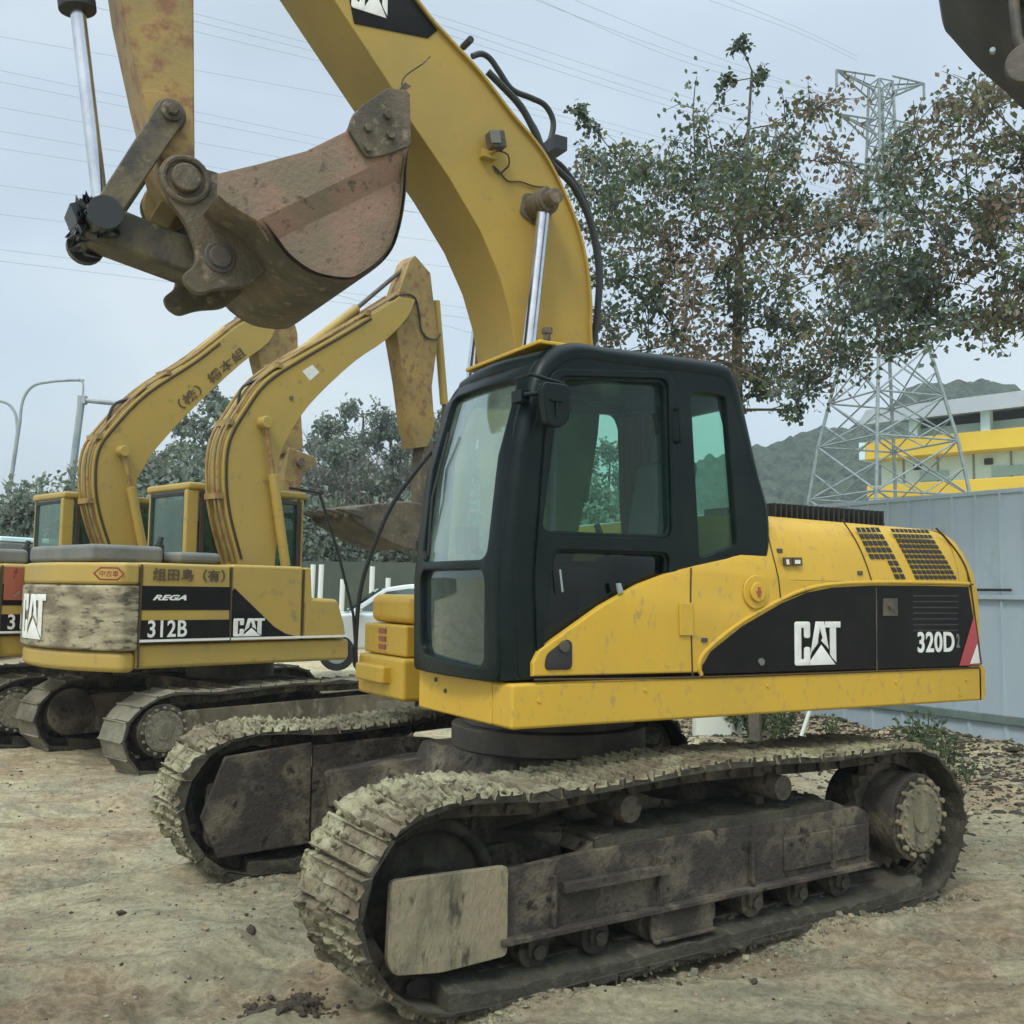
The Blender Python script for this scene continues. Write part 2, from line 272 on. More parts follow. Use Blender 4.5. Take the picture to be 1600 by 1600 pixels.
# ------------------------------------------------------------------ ground
def ground():
    def axis(c0, c1, step, far0, far1):
        a = list(np.arange(c0, c1, step)); s = step; x = c0; l = []
        while x > far0: s *= 1.18; x -= s; l.append(x)
        s = step; x = a[-1]; r = []
        while x < far1: s *= 1.18; x += s; r.append(x)
        return np.array(l[::-1] + a + r)
    xs = axis(-7, 7, .035, -900, 900); ys = axis(2.2, 13.5, .035, -120, 1500)
    X, Y = np.meshgrid(xs, ys); Z = np.zeros_like(X)
    rs = np.random.RandomState(3)
    for wl, amp in ((3.1, .022), (1.3, .014), (.55, .007), (.26, .004), (.13, .003)):
        for k in range(7):
            a = rs.uniform(0, 6.28); f = 2 * math.pi / (wl * rs.uniform(.7, 1.3)); wx = rs.uniform(0, 6.28)
            Z += amp / 2.2 * np.sin((X * math.cos(a) + Y * math.sin(a)) * f + wx + 1.4 * np.sin((X * math.sin(a) - Y * math.cos(a)) * f * .6 + k))
    far = np.clip((np.abs(X) - 8) / 10, 0, 1) + np.clip((Y - 15) / 10, 0, 1); Z *= np.clip(1 - far, .1, 1)
    # ruts of old crawler tracks in front of the machines
    for (ox, oy, ang) in ((-3.2, 6.4, 40), (-4.6, 7.6, 41), (2.4, 4.4, 34), (-2.2, 4.6, 12), (3.4, 5.4, 50), (-1.6, 3.9, 70)):
        d = (X - ox) * -math.sin(R(ang)) + (Y - oy) * math.cos(R(ang)); al = (X - ox) * math.cos(R(ang)) + (Y - oy) * math.sin(R(ang))
        Z += -.028 * np.exp(-(d / .26) ** 4) * (1 + .8 * np.sign(np.sin(al * 2 * math.pi / .19)) * .5) + .03 * np.exp(-((np.abs(d) - .36) / .08) ** 2)
    Z -= .018
    # soil heaped at the foot of the fence on the right, yard rising at the back left
    hx, hy = .514, .857; d = (X - 5.6) * hy + (Y - 11.1) * hx
    Z += .30 * np.exp(-((d + .1) / .75) ** 2) * np.clip((Y - 6.5) / 2.5, 0, 1) * (Y < 30)
    Z += .5 * np.clip((Y - 17) / 5, 0, 1) * np.clip((4 - X) / 6, 0, 1) * (Y < 900)
    nx, ny = len(xs), len(ys)
    vs = np.stack([X, Y, Z], -1).reshape(-1, 3)
    i = np.arange(nx * ny).reshape(ny, nx); fs = np.stack([i[:-1, :-1], i[:-1, 1:], i[1:, 1:], i[1:, :-1]], -1).reshape(-1, 4)
    me = bpy.data.meshes.new('ground'); me.vertices.add(len(vs)); me.vertices.foreach_set('co', vs.ravel())
    me.loops.add(fs.size); me.loops.foreach_set('vertex_index', fs.ravel()); me.polygons.add(len(fs))
    me.polygons.foreach_set('loop_start', np.arange(0, fs.size, 4)); me.polygons.foreach_set('use_smooth', np.ones(len(fs), bool)); me.update(calc_edges=True); me.validate()
    m = bpy.data.materials.new('packed_mud_ground'); m.use_nodes = True; t = m.node_tree; p = t.nodes['Principled BSDF']
    p.inputs['Roughness'].default_value = .92; p.inputs['Specular IOR Level'].default_value = .2
    c = N(t, 'ShaderNodeTexCoord'); V = c.outputs['Object']
    def nz(s, d=8., r=.6, v=V):
        n = N(t, 'ShaderNodeTexNoise', Scale=s, Detail=d, Roughness=r); t.links.new(v, n.inputs['Vector']); return n.outputs[0]
    def ramp(x, *st):
        r = N(t, 'ShaderNodeValToRGB'); el = r.color_ramp.elements
        el[0].position, el[0].color = st[0][0], (*st[0][1], 1); el[1].position, el[1].color = st[-1][0], (*st[-1][1], 1)
        for a, b in st[1:-1]: q = el.new(a); q.color = (*b, 1)
        t.links.new(x, r.inputs[0]); return r.outputs[0]
    def mixc(f, a, b):
        q = N(t, 'ShaderNodeMix', data_type='RGBA'); t.links.new(f, q.inputs[0]); t.links.new(a, q.inputs[6]); t.links.new(b, q.inputs[7]); return q.outputs[2]
    base = ramp(nz(.55), (.38, (.22, .21, .155)), (.45, (.46, .43, .295)), (.53, (.62, .55, .345)), (.59, (.44, .395, .25)), (.65, (.23, .22, .16)))
    warm = ramp(nz(1.7), (.3, (.32, .205, .12)), (.7, (.50, .36, .205)))
    a = mixc(ramp(nz(.8, 5.), (.48, (0, 0, 0)), (.60, (1, 1, 1))), base, warm)
    fine = ramp(nz(20., 12., .78), (.36, (.09, .08, .055)), (.46, (.36, .325, .21)), (.58, (.72, .66, .47)))
    q = N(t, 'ShaderNodeMix', data_type='RGBA'); q.inputs[0].default_value = .42; t.links.new(a, q.inputs[6]); t.links.new(fine, q.inputs[7])
    ms = N(t, 'ShaderNodeMapping'); ms.inputs['Rotation'].default_value = (0, 0, R(-36)); ms.inputs['Scale'].default_value = (.9, 4., 1); t.links.new(V, ms.inputs[0])
    stk = ramp(nz(1.6, 8., .65, ms.outputs[0]), (.48, (0, 0, 0)), (.64, (.5, .5, .5))); dmp = N(t, 'ShaderNodeRGB'); dmp.outputs[0].default_value = (.20, .185, .14, 1)
    streaked = mixc(stk, q.outputs[2], dmp.outputs[0])
    spk = ramp(nz(38., 6., .75), (.60, (0, 0, 0)), (.70, (1, 1, 1))); dk = N(t, 'ShaderNodeRGB'); dk.outputs[0].default_value = (.09, .08, .055, 1)
    gn = N(t, 'ShaderNodeBrightContrast', Bright=.05, Contrast=.12); t.links.new(mixc(spk, streaked, dk.outputs[0]), gn.inputs[0]); t.links.new(gn.outputs[0], p.inputs['Base Color'])
    b0 = N(t, 'ShaderNodeBump', Strength=.9, Distance=.035); t.links.new(nz(15., 14., .8), b0.inputs['Height'])
    b = N(t, 'ShaderNodeBump', Strength=.6, Distance=.008); t.links.new(nz(60., 8., .75), b.inputs['Height']); t.links.new(b0.outputs[0], b.inputs['Normal'])
    t.links.new(b.outputs[0], p.inputs['Normal']); me.materials.append(m)
    return link('ground', me, kind='structure')
ground()
def ridge(name, pts, d, depth, seed, mats, label=None, bump=2.5, n=220, base=-2):
    """hill whose skyline runs through pts (x,z at distance d), sloping towards us and away"""
    xs = np.linspace(pts[0][0], pts[-1][0], n); hs = np.interp(xs, [p[0] for p in pts], [p[1] for p in pts])
    vs = []; rows = 26
    for j in range(rows):
        v = j / (rows - 1); yy = d + (v * 2 - 1.0) * depth; prof = max(0, 1 - abs(v * 2 - 1.0) ** 1.6)
        for i in range(n):
            h = base + (hs[i] - base) * prof + noise.fractal(Vector((xs[i] / bump / 2, yy / bump / 2, seed)), 1., 2., 4) * bump * .45 * min(1, prof * 3) + (abs(noise.noise(Vector((xs[i] / 2.2, yy / 2.2, seed)))) * 2.2 * min(1, prof * 2) if n > 300 else 0)
            vs.append((xs[i], yy, h))
    fs = [(j * n + i, j * n + i + 1, (j + 1) * n + i + 1, (j + 1) * n + i) for j in range(rows - 1) for i in range(n - 1)]
    return MB().add(vs, fs).build(name, mats, ang=180, kind='structure')
M['hill'] = mat('wooded_hill', (.055, .078, .055), .95, col2=(.02, .034, .024), sc=.5, lo=.42, hi=.58, col3=(.09, .115, .08), sc3=1.6, lo3=.52, hi3=.66, bump=1., bsc=1.6, spec=.05)
M['bank'] = mat('scrubby_bank', (.15, .135, .095), .95, col2=(.07, .095, .055), sc=.35, lo=.42, hi=.6, col3=(.22, .19, .14), sc3=2.5, lo3=.52, hi3=.7, bump=1., bsc=3, spec=.05)
def pz(px, py, d): v = at(px, py, d); return (v.x, v.z)
ridge('hill', [pz(*p, 170) for p in ((980, 760), (1100, 720), (1190, 705), (1250, 680), (1320, 672), (1380, 640), (1430, 612), (1500, 598), (1545, 600), (1580, 620), (1700, 640), (2000, 640), (2500, 690))], 170, 45, 5, M['hill'], bump=3.0, n=700)
ridge('hill', [pz(*p, 60) for p in ((-1100, 800), (-400, 800), (0, 800), (150, 810), (220, 770), (330, 730), (430, 760), (560, 745), (650, 740), (800, 750), (1000, 780), (1150, 820), (1250, 880), (1400, 930))], 60, 18, 9, M['bank'], bump=2)
# ------------------------------------------------------------------ crawler track assembly
def track(root, yc, width, path, nshoe, fr, mud_mat, guard_mat, detail=1, rotz=0, idler=(1.60, .47, .36), sprocket=(-1.72, .49, .36), frame_z=(.26, .60), seed=0):
    P = smooth([(a, b) for a, b in path], 8, True); L = [0]
    for i in range(len(P)): L.append(L[-1] + (P[(i + 1) % len(P)] - P[i]).length)
    tot = L[-1]; P2 = P + [P[0]]
    def pt(s):
        s %= tot; k = np.searchsorted(L, s, side='right') - 1; k = min(k, len(P) - 1); u = (s - L[k]) / max(1e-6, L[k + 1] - L[k]); return P2[k].lerp(P2[k + 1], u)
    area = sum(P[i].x * P[(i + 1) % len(P)].y - P[(i + 1) % len(P)].x * P[i].y for i in range(len(P))); sgn = 1 if area > 0 else -1
    pitch = tot / nshoe; shoes = MB(); chain = MB()
    NU = 22 if detail else 8; prof = [(-.475, -.008), (-.47, .028), (-.45, .038), (-.425, .036), (-.40, .010), (-.25, .010), (-.08, .011), (-.05, .032), (-.01, .032), (.02, .011), (.18, .010), (.32, .010), (.35, .030), (.38, .030), (.41, .008), (.455, -.001), (.47, -.012)]
    if not detail: prof = [(-.48, 0), (-.47, .03), (-.40, .03), (-.37, .01), (.0, .012), (.40, .01), (.47, .01), (.48, 0)]
    for k in range(nshoe):
        a, b = pt(k * pitch), pt((k + 1) * pitch); c = (a + b) / 2; d = (b - a).normalized(); nrm = Vector((d.y, -d.x)) * sgn
        off = rnd.uniform(-.006, .006); front = max(0, min(1, (c.x - .9) / .8)) if detail else .4; top = c.y > .6
        caked = (.009 if top else .007) * (1 + 2.6 * front) * (1 if detail else .5)
        vs = []; nv = len(prof)
        for iu in range(NU + 1):
            u = iu / NU; y = yc + (u - .5) * width + off
            edge = 1 if iu in (0, NU) else 0
            for (t, h) in prof:
                w0 = c + d * (t * pitch * 1.0); nn = noise.fractal(Vector((w0.x * 13, y * 13, w0.y * 13 + seed)), .8, 2.1, 4)
                n2 = noise.noise(Vector((w0.x * 2.3, y * 2.3 + seed, w0.y * 2.3)))
                fill = max(0, n2 * 1.3 - .05 + .5 * front); hb = max(h, min(.034, .036 * fill)) if h > 0 else h
                if h > 0 and detail:
                    vd = noise.voronoi(Vector((w0.x * 11, y * 11, w0.y * 11 + seed)))[0]; hb += (min(.5, vd[1] - vd[0]) * 2) * (.003 + .022 * front) * max(0, min(1, .5 + n2 * 2))
                hh = -.016 + hb + (max(-.3, nn * .8 + n2 * .4) * caked if h > 0 else 0)
                q = w0 + nrm * hh; yy = y + (rnd.uniform(-.012, .012) * detail if edge else 0)
                if edge: yy += (nn * .02) * detail
                vs.append((q.x, yy, q.y))
        inn = []
        for iu in range(NU + 1):
            u = iu / NU; y = yc + (u - .5) * width + off
            for t in (-.49, .49):
                q = c + d * (t * pitch) + nrm * -.030; inn.append((q.x, y, q.y))
        o = len(vs); fs = []
        for i in range(NU):
            for j in range(nv - 1): fs.append((i * nv + j, (i + 1) * nv + j, (i + 1) * nv + j + 1, i * nv + j + 1))
            fs.append((o + 2 * i, o + 2 * i + 1, o + 2 * i + 3, o + 2 * i + 2))
            fs.append((i * nv, o + 2 * i, o + 2 * i + 2, (i + 1) * nv)); fs.append((i * nv + nv - 1, (i + 1) * nv + nv - 1, o + 2 * i + 3, o + 2 * i + 1))
        fs.append(tuple([j for j in range(nv)] + [o + 1, o])); fs.append(tuple([NU * nv + j for j in range(nv)][::-1] + [o + 2 * NU, o + 2 * NU + 1]))
        o3 = len(shoes.v); shoes.v += [tuple(v) for v in vs] + inn; shoes.f += [tuple(i + o3 for i in f_) for f_ in fs]
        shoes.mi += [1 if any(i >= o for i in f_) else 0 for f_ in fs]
        an = math.atan2(d.y, d.x); rot = Matrix.Rotation(-an, 3, 'Y'); cc = c - nrm * .075
        for sy in (-.09, .09): chain.box((cc.x, yc + sy, cc.y), (pitch * 1.02, .035, .085), rot)
        ac = a - nrm * .085; chain.ycyl(ac.x, ac.y, yc - .13, yc + .13, .028, 8)
    if detail:      # dry lumps of mud caught on the shoes round the front and along the top
        for k in range(90):
            s = None
            while True:
                s = rnd.uniform(0, tot); q = pt(s)
                if q.x > .7 and q.y > .25 and rnd.random() < (.3 + .7 * (q.x > 1.3)): break
            q2 = pt(s + .02); d = (q2 - q).normalized(); nrm = Vector((d.y, -d.x)) * sgn; r = rnd.uniform(.006, .02); y = yc + rnd.uniform(-.5, .5) * width
            ico = [Vector(v) for v in ICO[0]]; shoes.add([Vector((q.x + nrm.x * .012, y, q.y + nrm.y * .012)) + v * r * (1 + .5 * noise.noise(v * 2 + Vector((k, 0, 0)))) for v in ico], ICO[1])
    def heap(x0, x1, y0, y1, zf, nx, ny, nm):
        mb = MB(); vs = []
        for i in range(nx + 1):
            for j in range(ny + 1):
                x = x0 + (x1 - x0) * i / nx; y = y0 + (y1 - y0) * j / ny; nn = noise.fractal(Vector((x * 6, y * 6, seed)), .9, 2.1, 5)
                vs.append((x, y, zf(x, (y - yc)) + nn * .022))
        vs += [(v[0], v[1], zf(v[0], v[1] - yc) - .09) for v in vs]; k = (nx + 1) * (ny + 1); g = lambda i, j: i * (ny + 1) + j
        fs = [(g(i, j), g(i + 1, j), g(i + 1, j + 1), g(i, j + 1)) for i in range(nx) for j in range(ny)]
        ed = [g(i, 0) for i in range(nx + 1)] + [g(nx, j) for j in range(1, ny + 1)] + [g(i, ny) for i in range(nx - 1, -1, -1)] + [g(0, j) for j in range(ny - 1, 0, -1)]
        fs += [(ed[a], ed[(a + 1) % len(ed)], ed[(a + 1) % len(ed)] + k, ed[a] + k) for a in range(len(ed))]
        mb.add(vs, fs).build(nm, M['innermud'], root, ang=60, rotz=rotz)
    ext = idler[0] if detail else idler[0] - .1
    heap(sprocket[0], ext, yc - width * .475, yc + width * .475, lambda x, dy: .075 + .035 * (1 - (dy / .27) ** 2) + .10 * max(0, (x - ext + .35)) + .12 * max(0, sprocket[0] + .3 - x), 90, 14, 'packed_mud')
    if detail: heap(-1.0, .75, yc - .15, yc + .19, lambda x, dy: frame_z[1] + .055 - .25 * abs(dy) * abs(dy), 50, 12, 'mud_pile')
    else: heap(sprocket[0] + .15, idler[0] - .1, yc - .18, yc + (.05 if yc > 0 else .12), lambda x, dy: frame_z[1] + .06, 40, 8, 'mud_pile')
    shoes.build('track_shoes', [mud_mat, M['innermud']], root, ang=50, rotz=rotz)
    chain.build('track_chain', M['frame'], root, rotz=rotz)
    x0, x1 = sprocket[0] + .42, idler[0] - .28; z0, z1 = frame_z; hw = .19
    f = MB()
    for s in (-1, 1):
        f.prism([(x0, z0), (x1, z0), (x1, z1 - .03), (x1 - .5, z1), (x0 + .1, z1), (x0, z1 - .05)], yc + s * hw - .02, yc + s * hw + .02)
        f.b2(x0, x1, yc + s * (hw + .02), yc + s * (hw + .075), z0 - .005, z0 + .022)
        for xx in np.linspace(x0 + .35, x1 - .3, 4): f.b2(xx - .012, xx + .012, yc + s * (hw + .02), yc + s * (hw + .05), z0 + .022, z1 - .08)
        f.b2(x0 + .05, x0 + .75, yc + s * (hw + .02), yc + s * (hw + .035), z0 + .06, z1 - .10)
        f.b2(x1 - 1.0, x1 - .35, yc + s * (hw + .02), yc + s * (hw + .06), z1 - .17, z1 - .12)
    f.prism([(x0 + .1, z1 - .02), (x1 - .5, z1 - .02), (x1 - .6, z1 + .05), (x0 + .3, z1 + .05)], yc - hw + .02, yc + hw - .02)
    f.build('track_frame', M['frame'], root, .006, rotz=rotz)
    if detail:
        s0 = -1 if yc > 0 else 1
        f = MB(); f.prism([(x1 + .48, .16), (x1 + .60, .42), (x1 + .46, .78), (x1 - .12, .83), (x1 - .12, .18)], yc + s0 * .245, yc + s0 * .275); f.build('inner_guard', M['frame'], root, .012, rotz=rotz)
        f = MB(); f.prism([(tuple(v)) for v in smooth([(x1 - .13, .80), (x1 - .5, .82), (x1 - 1.0, .80), (x1 - 1.5, .66), (x0 + .1, .62)], 4)] + [(x0 + .1, .24), (x1 - .13, .24)], yc + s0 * .235, yc + s0 * .262); f.build('inner_web', M['frame'], root, .008, rotz=rotz)
    i = MB(); i.ycyl(idler[0], idler[1], yc - .055, yc + .055, idler[2] * .95, 36)
    for s_ in (-1, 1): i.tube([(idler[0] + idler[2] * .88 * math.cos(a_), yc + s_ * .07, idler[1] + idler[2] * .88 * math.sin(a_)) for a_ in np.linspace(0, 2 * math.pi, 33)], .035, 8, caps=False)
    i.ycyl(idler[0], idler[1], yc - .16, yc + .16, .13, 20); i.build('idler', M['darkframe'], root, .01, rotz=rotz)
    g = MB()
    for s in (-1, 1):
        poly = rounded([(x1 + .53, z0 - .035), (x1 + .56, z0 + .02), (x1 + .55, z1 + .015), (x1 - .04, z1 - .0), (x1 - .04, z0 - .055), (x1 + .3, z0 - .065)], .03, 3)
        g.prism(poly, yc + s * .20, yc + s * .235)
    g.build('idler_guard', guard_mat, root, .006, rotz=rotz)
    sx, sz, sr = sprocket; sp = MB(); teeth = []
    for k in range(44):
        a = 2 * math.pi * k / 44; r_ = sr * (1.0 if k % 2 else .88); teeth.append((sx + r_ * math.cos(a), sz + r_ * math.sin(a)))
    sp.prism(teeth, yc - .03, yc + .03); sp.build('sprocket', M['frame'], root, .004, rotz=rotz)
    s = 1 if yc > 0 else -1
    dr = MB(); dr.ycyl(sx, sz, yc - s * .25, yc + s * .245, .262, 40); dr.ycyl(sx, sz, yc + s * .245, yc + s * .26, .225, 40); dr.build('final_drive_housing', M['frame'], root, .012, rotz=rotz)
    cv = MB(); cv.ycyl(sx, sz, yc + s * .26, yc + s * .275, .20, 36); cv.ycyl(sx, sz, yc + s * .275, yc + s * .283, .085, 24)
    for k in range(16):
        a = 2 * math.pi * k / 16; cv.ycyl(sx + .225 * math.cos(a), sz + .225 * math.sin(a), yc + s * .255, yc + s * .285, .017, 6)
    for k in range(16):
        a = 2 * math.pi * (k + .5) / 16; cv.ycyl(sx + .17 * math.cos(a), sz + .17 * math.sin(a), yc + s * .27, yc + s * .287, .014, 6)
    cv.build('drive_cover', M['tanmud'] if detail else M['trackmud'], root, .003, rotz=rotz)
    nr = 7 if detail else 5
    for k in range(nr):
        x = x0 + .12 + (x1 - x0 - .1) * (k + .3) / nr
        rm = MB(); rm.ycyl(x, z0 - .08, yc - .17, yc + .17, .085, 20); rm.ycyl(x, z0 - .08, yc - .22, yc + .22, .035, 12); rm.b2(x - .05, x + .05, yc + .17, yc + .20, z0 - .10, z0)
        rm.build('track_roller', M['frame'], root, .004, rotz=rotz)
    for x in ((.55, -.55) if detail else (0.,)):
        cm = MB(); cm.ycyl(x, z1 + .17, yc - .06, yc + .22, .068, 20); cm.b2(x - .03, x + .03, yc - .02, yc + .05, z1, z1 + .15); cm.build('carrier_roller', M['frame'], root, .005, rotz=rotz)
    if detail:
        gd = MB()
        for s2 in (-1, 1): gd.prism(rounded([(.02, z0), (.0, z0 - .15), (.42, z0 - .15), (.44, z0)], .03, 2), yc + s2 * .215, yc + s2 * .235); gd.b2(.0, .42, yc + s2 * .235, yc + s2 * .26, z0 - .15, z0 - .135)
        gd.build('roller_guard', M['frame'], root, .004, rotz=rotz)
def ico(sub=2):
    bm = bmesh.new(); bmesh.ops.create_icosphere(bm, subdivisions=sub, radius=1); r = ([tuple(v.co) for v in bm.verts], [tuple(v.index for v in f.verts) for f in bm.faces]); bm.free(); return r
ICO = ico(1); ICO2 = ico(2)
# ------------------------------------------------------------------ main excavator
DU = R(210.0 - 213.8)
ex = empty('excavator', (.252, 6.629, 0), R(213.8), label='large yellow crawler excavator with black cab in the foreground, its rusty bucket raised', cat='excavator')
TP = [(-1.69, 0), (-.8, 0), (0, 0), (.8, 0), (1.55, 0), (1.80, .08), (1.97, .26), (2.05, .46), (2.0, .68), (1.83, .86), (1.55, .93), (1.1, .90), (.75, .915), (.1, .95), (-.36, .945), (-1., .925), (-1.55, .93), (-1.85, .88), (-2.08, .70), (-2.17, .46), (-2.10, .20), (-1.92, .04)]
track(ex, 1.24, .56, TP, 52, T, M['mud'], M['tanmud'], seed=3)
track(ex, -1.24, .56, TP, 52, T, M['mud'], M['frame'], seed=31)
cf = MB(); cf.prism([(.65, .48), (.75, .62), (.62, .86), (-.62, .86), (-.75, .62), (-.65, .48)], -.55, .55)
for sx in (-1, 1):
    for sy in (-1, 1):
        a = Vector((sx * .35, sy * .35, .70)); b = Vector((sx * .95, sy * 1.08, .52))
        d = (b - a); L_ = d.length; an = math.atan2(d.y, d.x)
        rot = Matrix.Rotation(an, 3, 'Z') @ Matrix.Rotation(math.atan2(-d.z, d.xy.length), 3, 'Y')
        cf.box((a + b) / 2, (L_, .42, .24), rot)
cf.build('center_frame', M['frame'], ex, .02)
sb = MB(); sb.cyl((0, 0, .86), (0, 0, 1.0), .62, 48); sb.cyl((0, 0, 1.0), (0, 0, 1.17), .55, 48); sb.build('swing_bearing', M['darksteel'], ex, .01)
def P_(name, mb, m, parent=None, bevel=.006, **k):       # part of the slewing upper structure
    return mb.build(name, m, parent or ex, bevel, rotz=0 if parent is not None else DU, **k)
P_('upper_frame', MB().b2(.95, -2.48, .2, 1.25, 1.175, 1.30).b2(.55, -2.48, -1.25, .199, 1.176, 1.30), M['darksteel'])
db = MB(); bz0, bz1 = 1.165, 1.385
db.b2(-2.50, 1.046, 1.13, 1.331, bz0, bz1); P_('side_beam', db, M['yellow'], bevel=.018, seg=3)
db = MB(); db.b2(.90, 1.0465, .27, 1.128, bz0, bz1 - .001); P_('front_beam', db, M['yellow'], bevel=.014)
bo = MB()
for y, z in ((.62, 1.29), (.50, 1.34)): bo.cyl((1.04, y, z), (1.055, y, z), .012, 12)
P_('bolt', bo, M['darksteel'], bevel=0)
db = MB(); db.b2(-2.5, .60, -1.331, -1.13, bz0, bz1); P_('side_beam', db, M['yellow'], bevel=.018, seg=3)
# yellow body side panel with sweeping front
def hy(z): return 1.332 - .10 * max(0, (z - 1.92) / .36) ** 1.3
SY = 1.333
sp = tr(U, SY, [(833, 1057), (833, 1036), (843, 1016), (880, 990), (940, 947), (1000, 913), (1050, 894), (1090, 884), (1140, 873), (1170, 862), (1190, 848), (1201, 826), (1206, 798)])
zt = 2.0
sp[-1] = (sp[-1][0], 2.235)
outline = sp + [(-.76, 2.235), (-.80, zt - .08), (-2.36, zt - .08), (-2.36, 1.392)]
side = plate(outline, [], .05, .008, [((0, z_, 0), (0, 1, 0)) for z_ in (1.93, 2.0, 2.08, 2.16)], fn=lambda u, v, ww: (u, SY - .0255 + ww - (1.332 - hy(v)), v))
P_('side_panel', side, M['yellow'], bevel=0, ang=22)
P_('side_panel', MB().b2(-2.36, -.1, -1.33, -1.28, 1.392, 1.95), M['yellow'])
# engine hood: slanted sides, rounded shoulders
sec = [(1.332, 1.92), (hy(2.0), 2.0), (hy(2.1), 2.1), (hy(2.2), 2.2), (1.215, 2.255), (1.17, 2.288), (1.10, 2.305), (.9, 2.315), (0, 2.325)]
sec = sec + [(-a, b) for a, b in sec[::-1][1:]]
hd = MB(); vs = []; st = [(-.63, 1), (-1.1, 1), (-1.5, 1), (-1.9, 1), (-2.2, 1), (-2.30, .992)]
for x, k in st:
    for y, z in sec: vs.append((x - .10 * (z - 1.92), y, 1.92 + (z - 1.92) * (k if z > 2 else 1) - .012 * (x + .7) * -1 * (z - 1.9) / .4))
n = len(sec); fs = [(i * n + j, i * n + j + 1, (i + 1) * n + j + 1, (i + 1) * n + j) for i in range(len(st) - 1) for j in range(n - 1)]
fs += [tuple(range(n)), tuple(range((len(st) - 1) * n, len(st) * n))[::-1]]; hd.add(vs, fs)
hood = P_('engine_hood', hd, M['yellow'], bevel=0, ang=50)
# counterweight: rounded tail
cwm = MB(); vs = []; ys = np.linspace(-1.332, 1.332, 25); zs = [1.168, 1.19, 1.37, 1.40, 1.85, 2.0, 2.12, 2.20, 2.255, 2.275, 2.288]; xo = [.02, .045, .045, -.0, -.01, -.04, -.09, -.14, -.19, -.22, -.28]
hw2 = lambda z: hy(z) if z < 2.21 else np.interp(z, [2.2, 2.255, 2.275, 2.288], [hy(2.2), 1.215, 1.17, 1.10])
for z, dx in zip(zs, xo):
    for y in ys:
        tail = 2.53 + .24 * (1 - (abs(y) / 1.332) ** 2)
        yy = y * hw2(z) / 1.332
        vs.append((-tail - dx + (.03 if abs(y) > 1.3 else 0), yy, z))
n = len(ys); m_ = len(zs); o = len(vs)
for z in zs:
    for y in (ys[0], ys[-1]): vs.append((-2.31 if z > 1.39 else -2.501, y * hw2(z) / 1.332, z))
fs = [(i * n + j, i * n + j + 1, (i + 1) * n + j + 1, (i + 1) * n + j) for i in range(m_ - 1) for j in range(n - 1)]
fs += [(i * n, (i + 1) * n, o + 2 * i + 2, o + 2 * i) for i in range(m_ - 1)] + [(i * n + n - 1, (i + 1) * n + n - 1, o + 2 * i + 3, o + 2 * i + 1) for i in range(m_ - 1)]
fs += [tuple([j for j in range(n)] + [o + 1, o]), tuple([(m_ - 1) * n + j for j in range(n)][::-1] + [o + 2 * m_ - 2, o + 2 * m_ - 1])]
cwm.add(vs, fs); cw = P_('counterweight', cwm, M['yellow'], bevel=0, ang=40)
def hood_fn(u, v, ww, d=.004): return (u, hy(v) + d + ww, v)
gp = MB()
def hline(pts, fr=U, y=SY + .001, r=.0045, sub=6, f=None):
    q = smooth(tr(fr, y, pts), sub); return [f(a.x, a.y) if f else (a.x, y, a.y) for a in q]
gp.tube(hline([(1080, 887), (1079, 940), (1082, 1056)]), .0045, 6)
gp.tube(hline([(1214, 805), (1213, 860), (1220, 938)], f=lambda a, b: (a, hy(b) + .001, b)), .0045, 6)
gp.tube(hline([(1337, 810), (1352, 850), (1363, 913)], f=lambda a, b: (a, hy(b) + .001, b)), .0045, 6)
gp.tube(hline([(1484, 824), (1500, 850), (1512, 880), (1517, 917), (1533, 1038)], f=lambda a, b: (a, hy(b) + .001, b)), .007, 6)
gp.tube(hline([(1222, 938), (1288, 915), (1350, 911), (1520, 913)]), .006, 6)
gp.tube(hline([(835, 1062), (1100, 1058), (1530, 1043)]), .006, 6)
P_('panel_seams', gp, M['gap'], bevel=0)
dc = tr(U, SY, [(1096, 1053), (1097, 1040), (1110, 1018), (1160, 978), (1220, 943), (1260, 926), (1300, 918), (1360, 915), (1440, 915), (1512, 917), (1519, 960), (1526, 1012), (1530, 1040)])
dpl = plate(dc, [], .006, .0015, fn=lambda u, v, ww: (u, SY + .0035 + ww, v)); decal = P_('black_side_decal', dpl, M['decal'], bevel=0, ang=22)
tl = MB(); tl.tube(hline([(1096, 1055), (1092, 1038), (1106, 1014), (1157, 973), (1218, 938), (1258, 921), (1300, 913), (1360, 910), (1440, 910), (1514, 912)]), .012, 8); P_('decal_rim', tl, M['yellow'], bevel=0)
lx0, lz0 = on(U, 1240, 1040, SY); lx1, lz1 = on(U, 1311, 971, SY)
lo_ = cat_logo(abs(lx1 - lx0), abs(lz1 - lz0), lambda u, v, ww: (lx0 - u, SY + .009 + ww, lz0 + v)); P_('lettering', lo_, M['white'], decal, bevel=0)
c0 = on(U, 1461, 1003, SY); hgt = abs(on(U, 1461, 987, SY)[1] - on(U, 1461, 1019, SY)[1]); wd = abs(on(U, 1433, 1003, SY)[0] - on(U, 1490, 1003, SY)[0])
def fit_text(body, w_, h_, fn, off=.004, th=.004, shear=0.):
    probe = text_mb(body, 1, 1, off / h_ * .7, th, lambda a, b, c: (a, b, c), shear=shear); X_ = [v[0] for v in probe.v]; Z_ = [v[1] for v in probe.v]
    sx, sz = w_ / (max(X_) - min(X_)), h_ / (max(Z_) - min(Z_)); mx_, mz_ = (max(X_) + min(X_)) / 2, (max(Z_) + min(Z_)) / 2
    r = MB(); r.add([fn((v[0] - mx_) * sx, (v[1] - mz_) * sz, v[2]) for v in probe.v], probe.f); return r
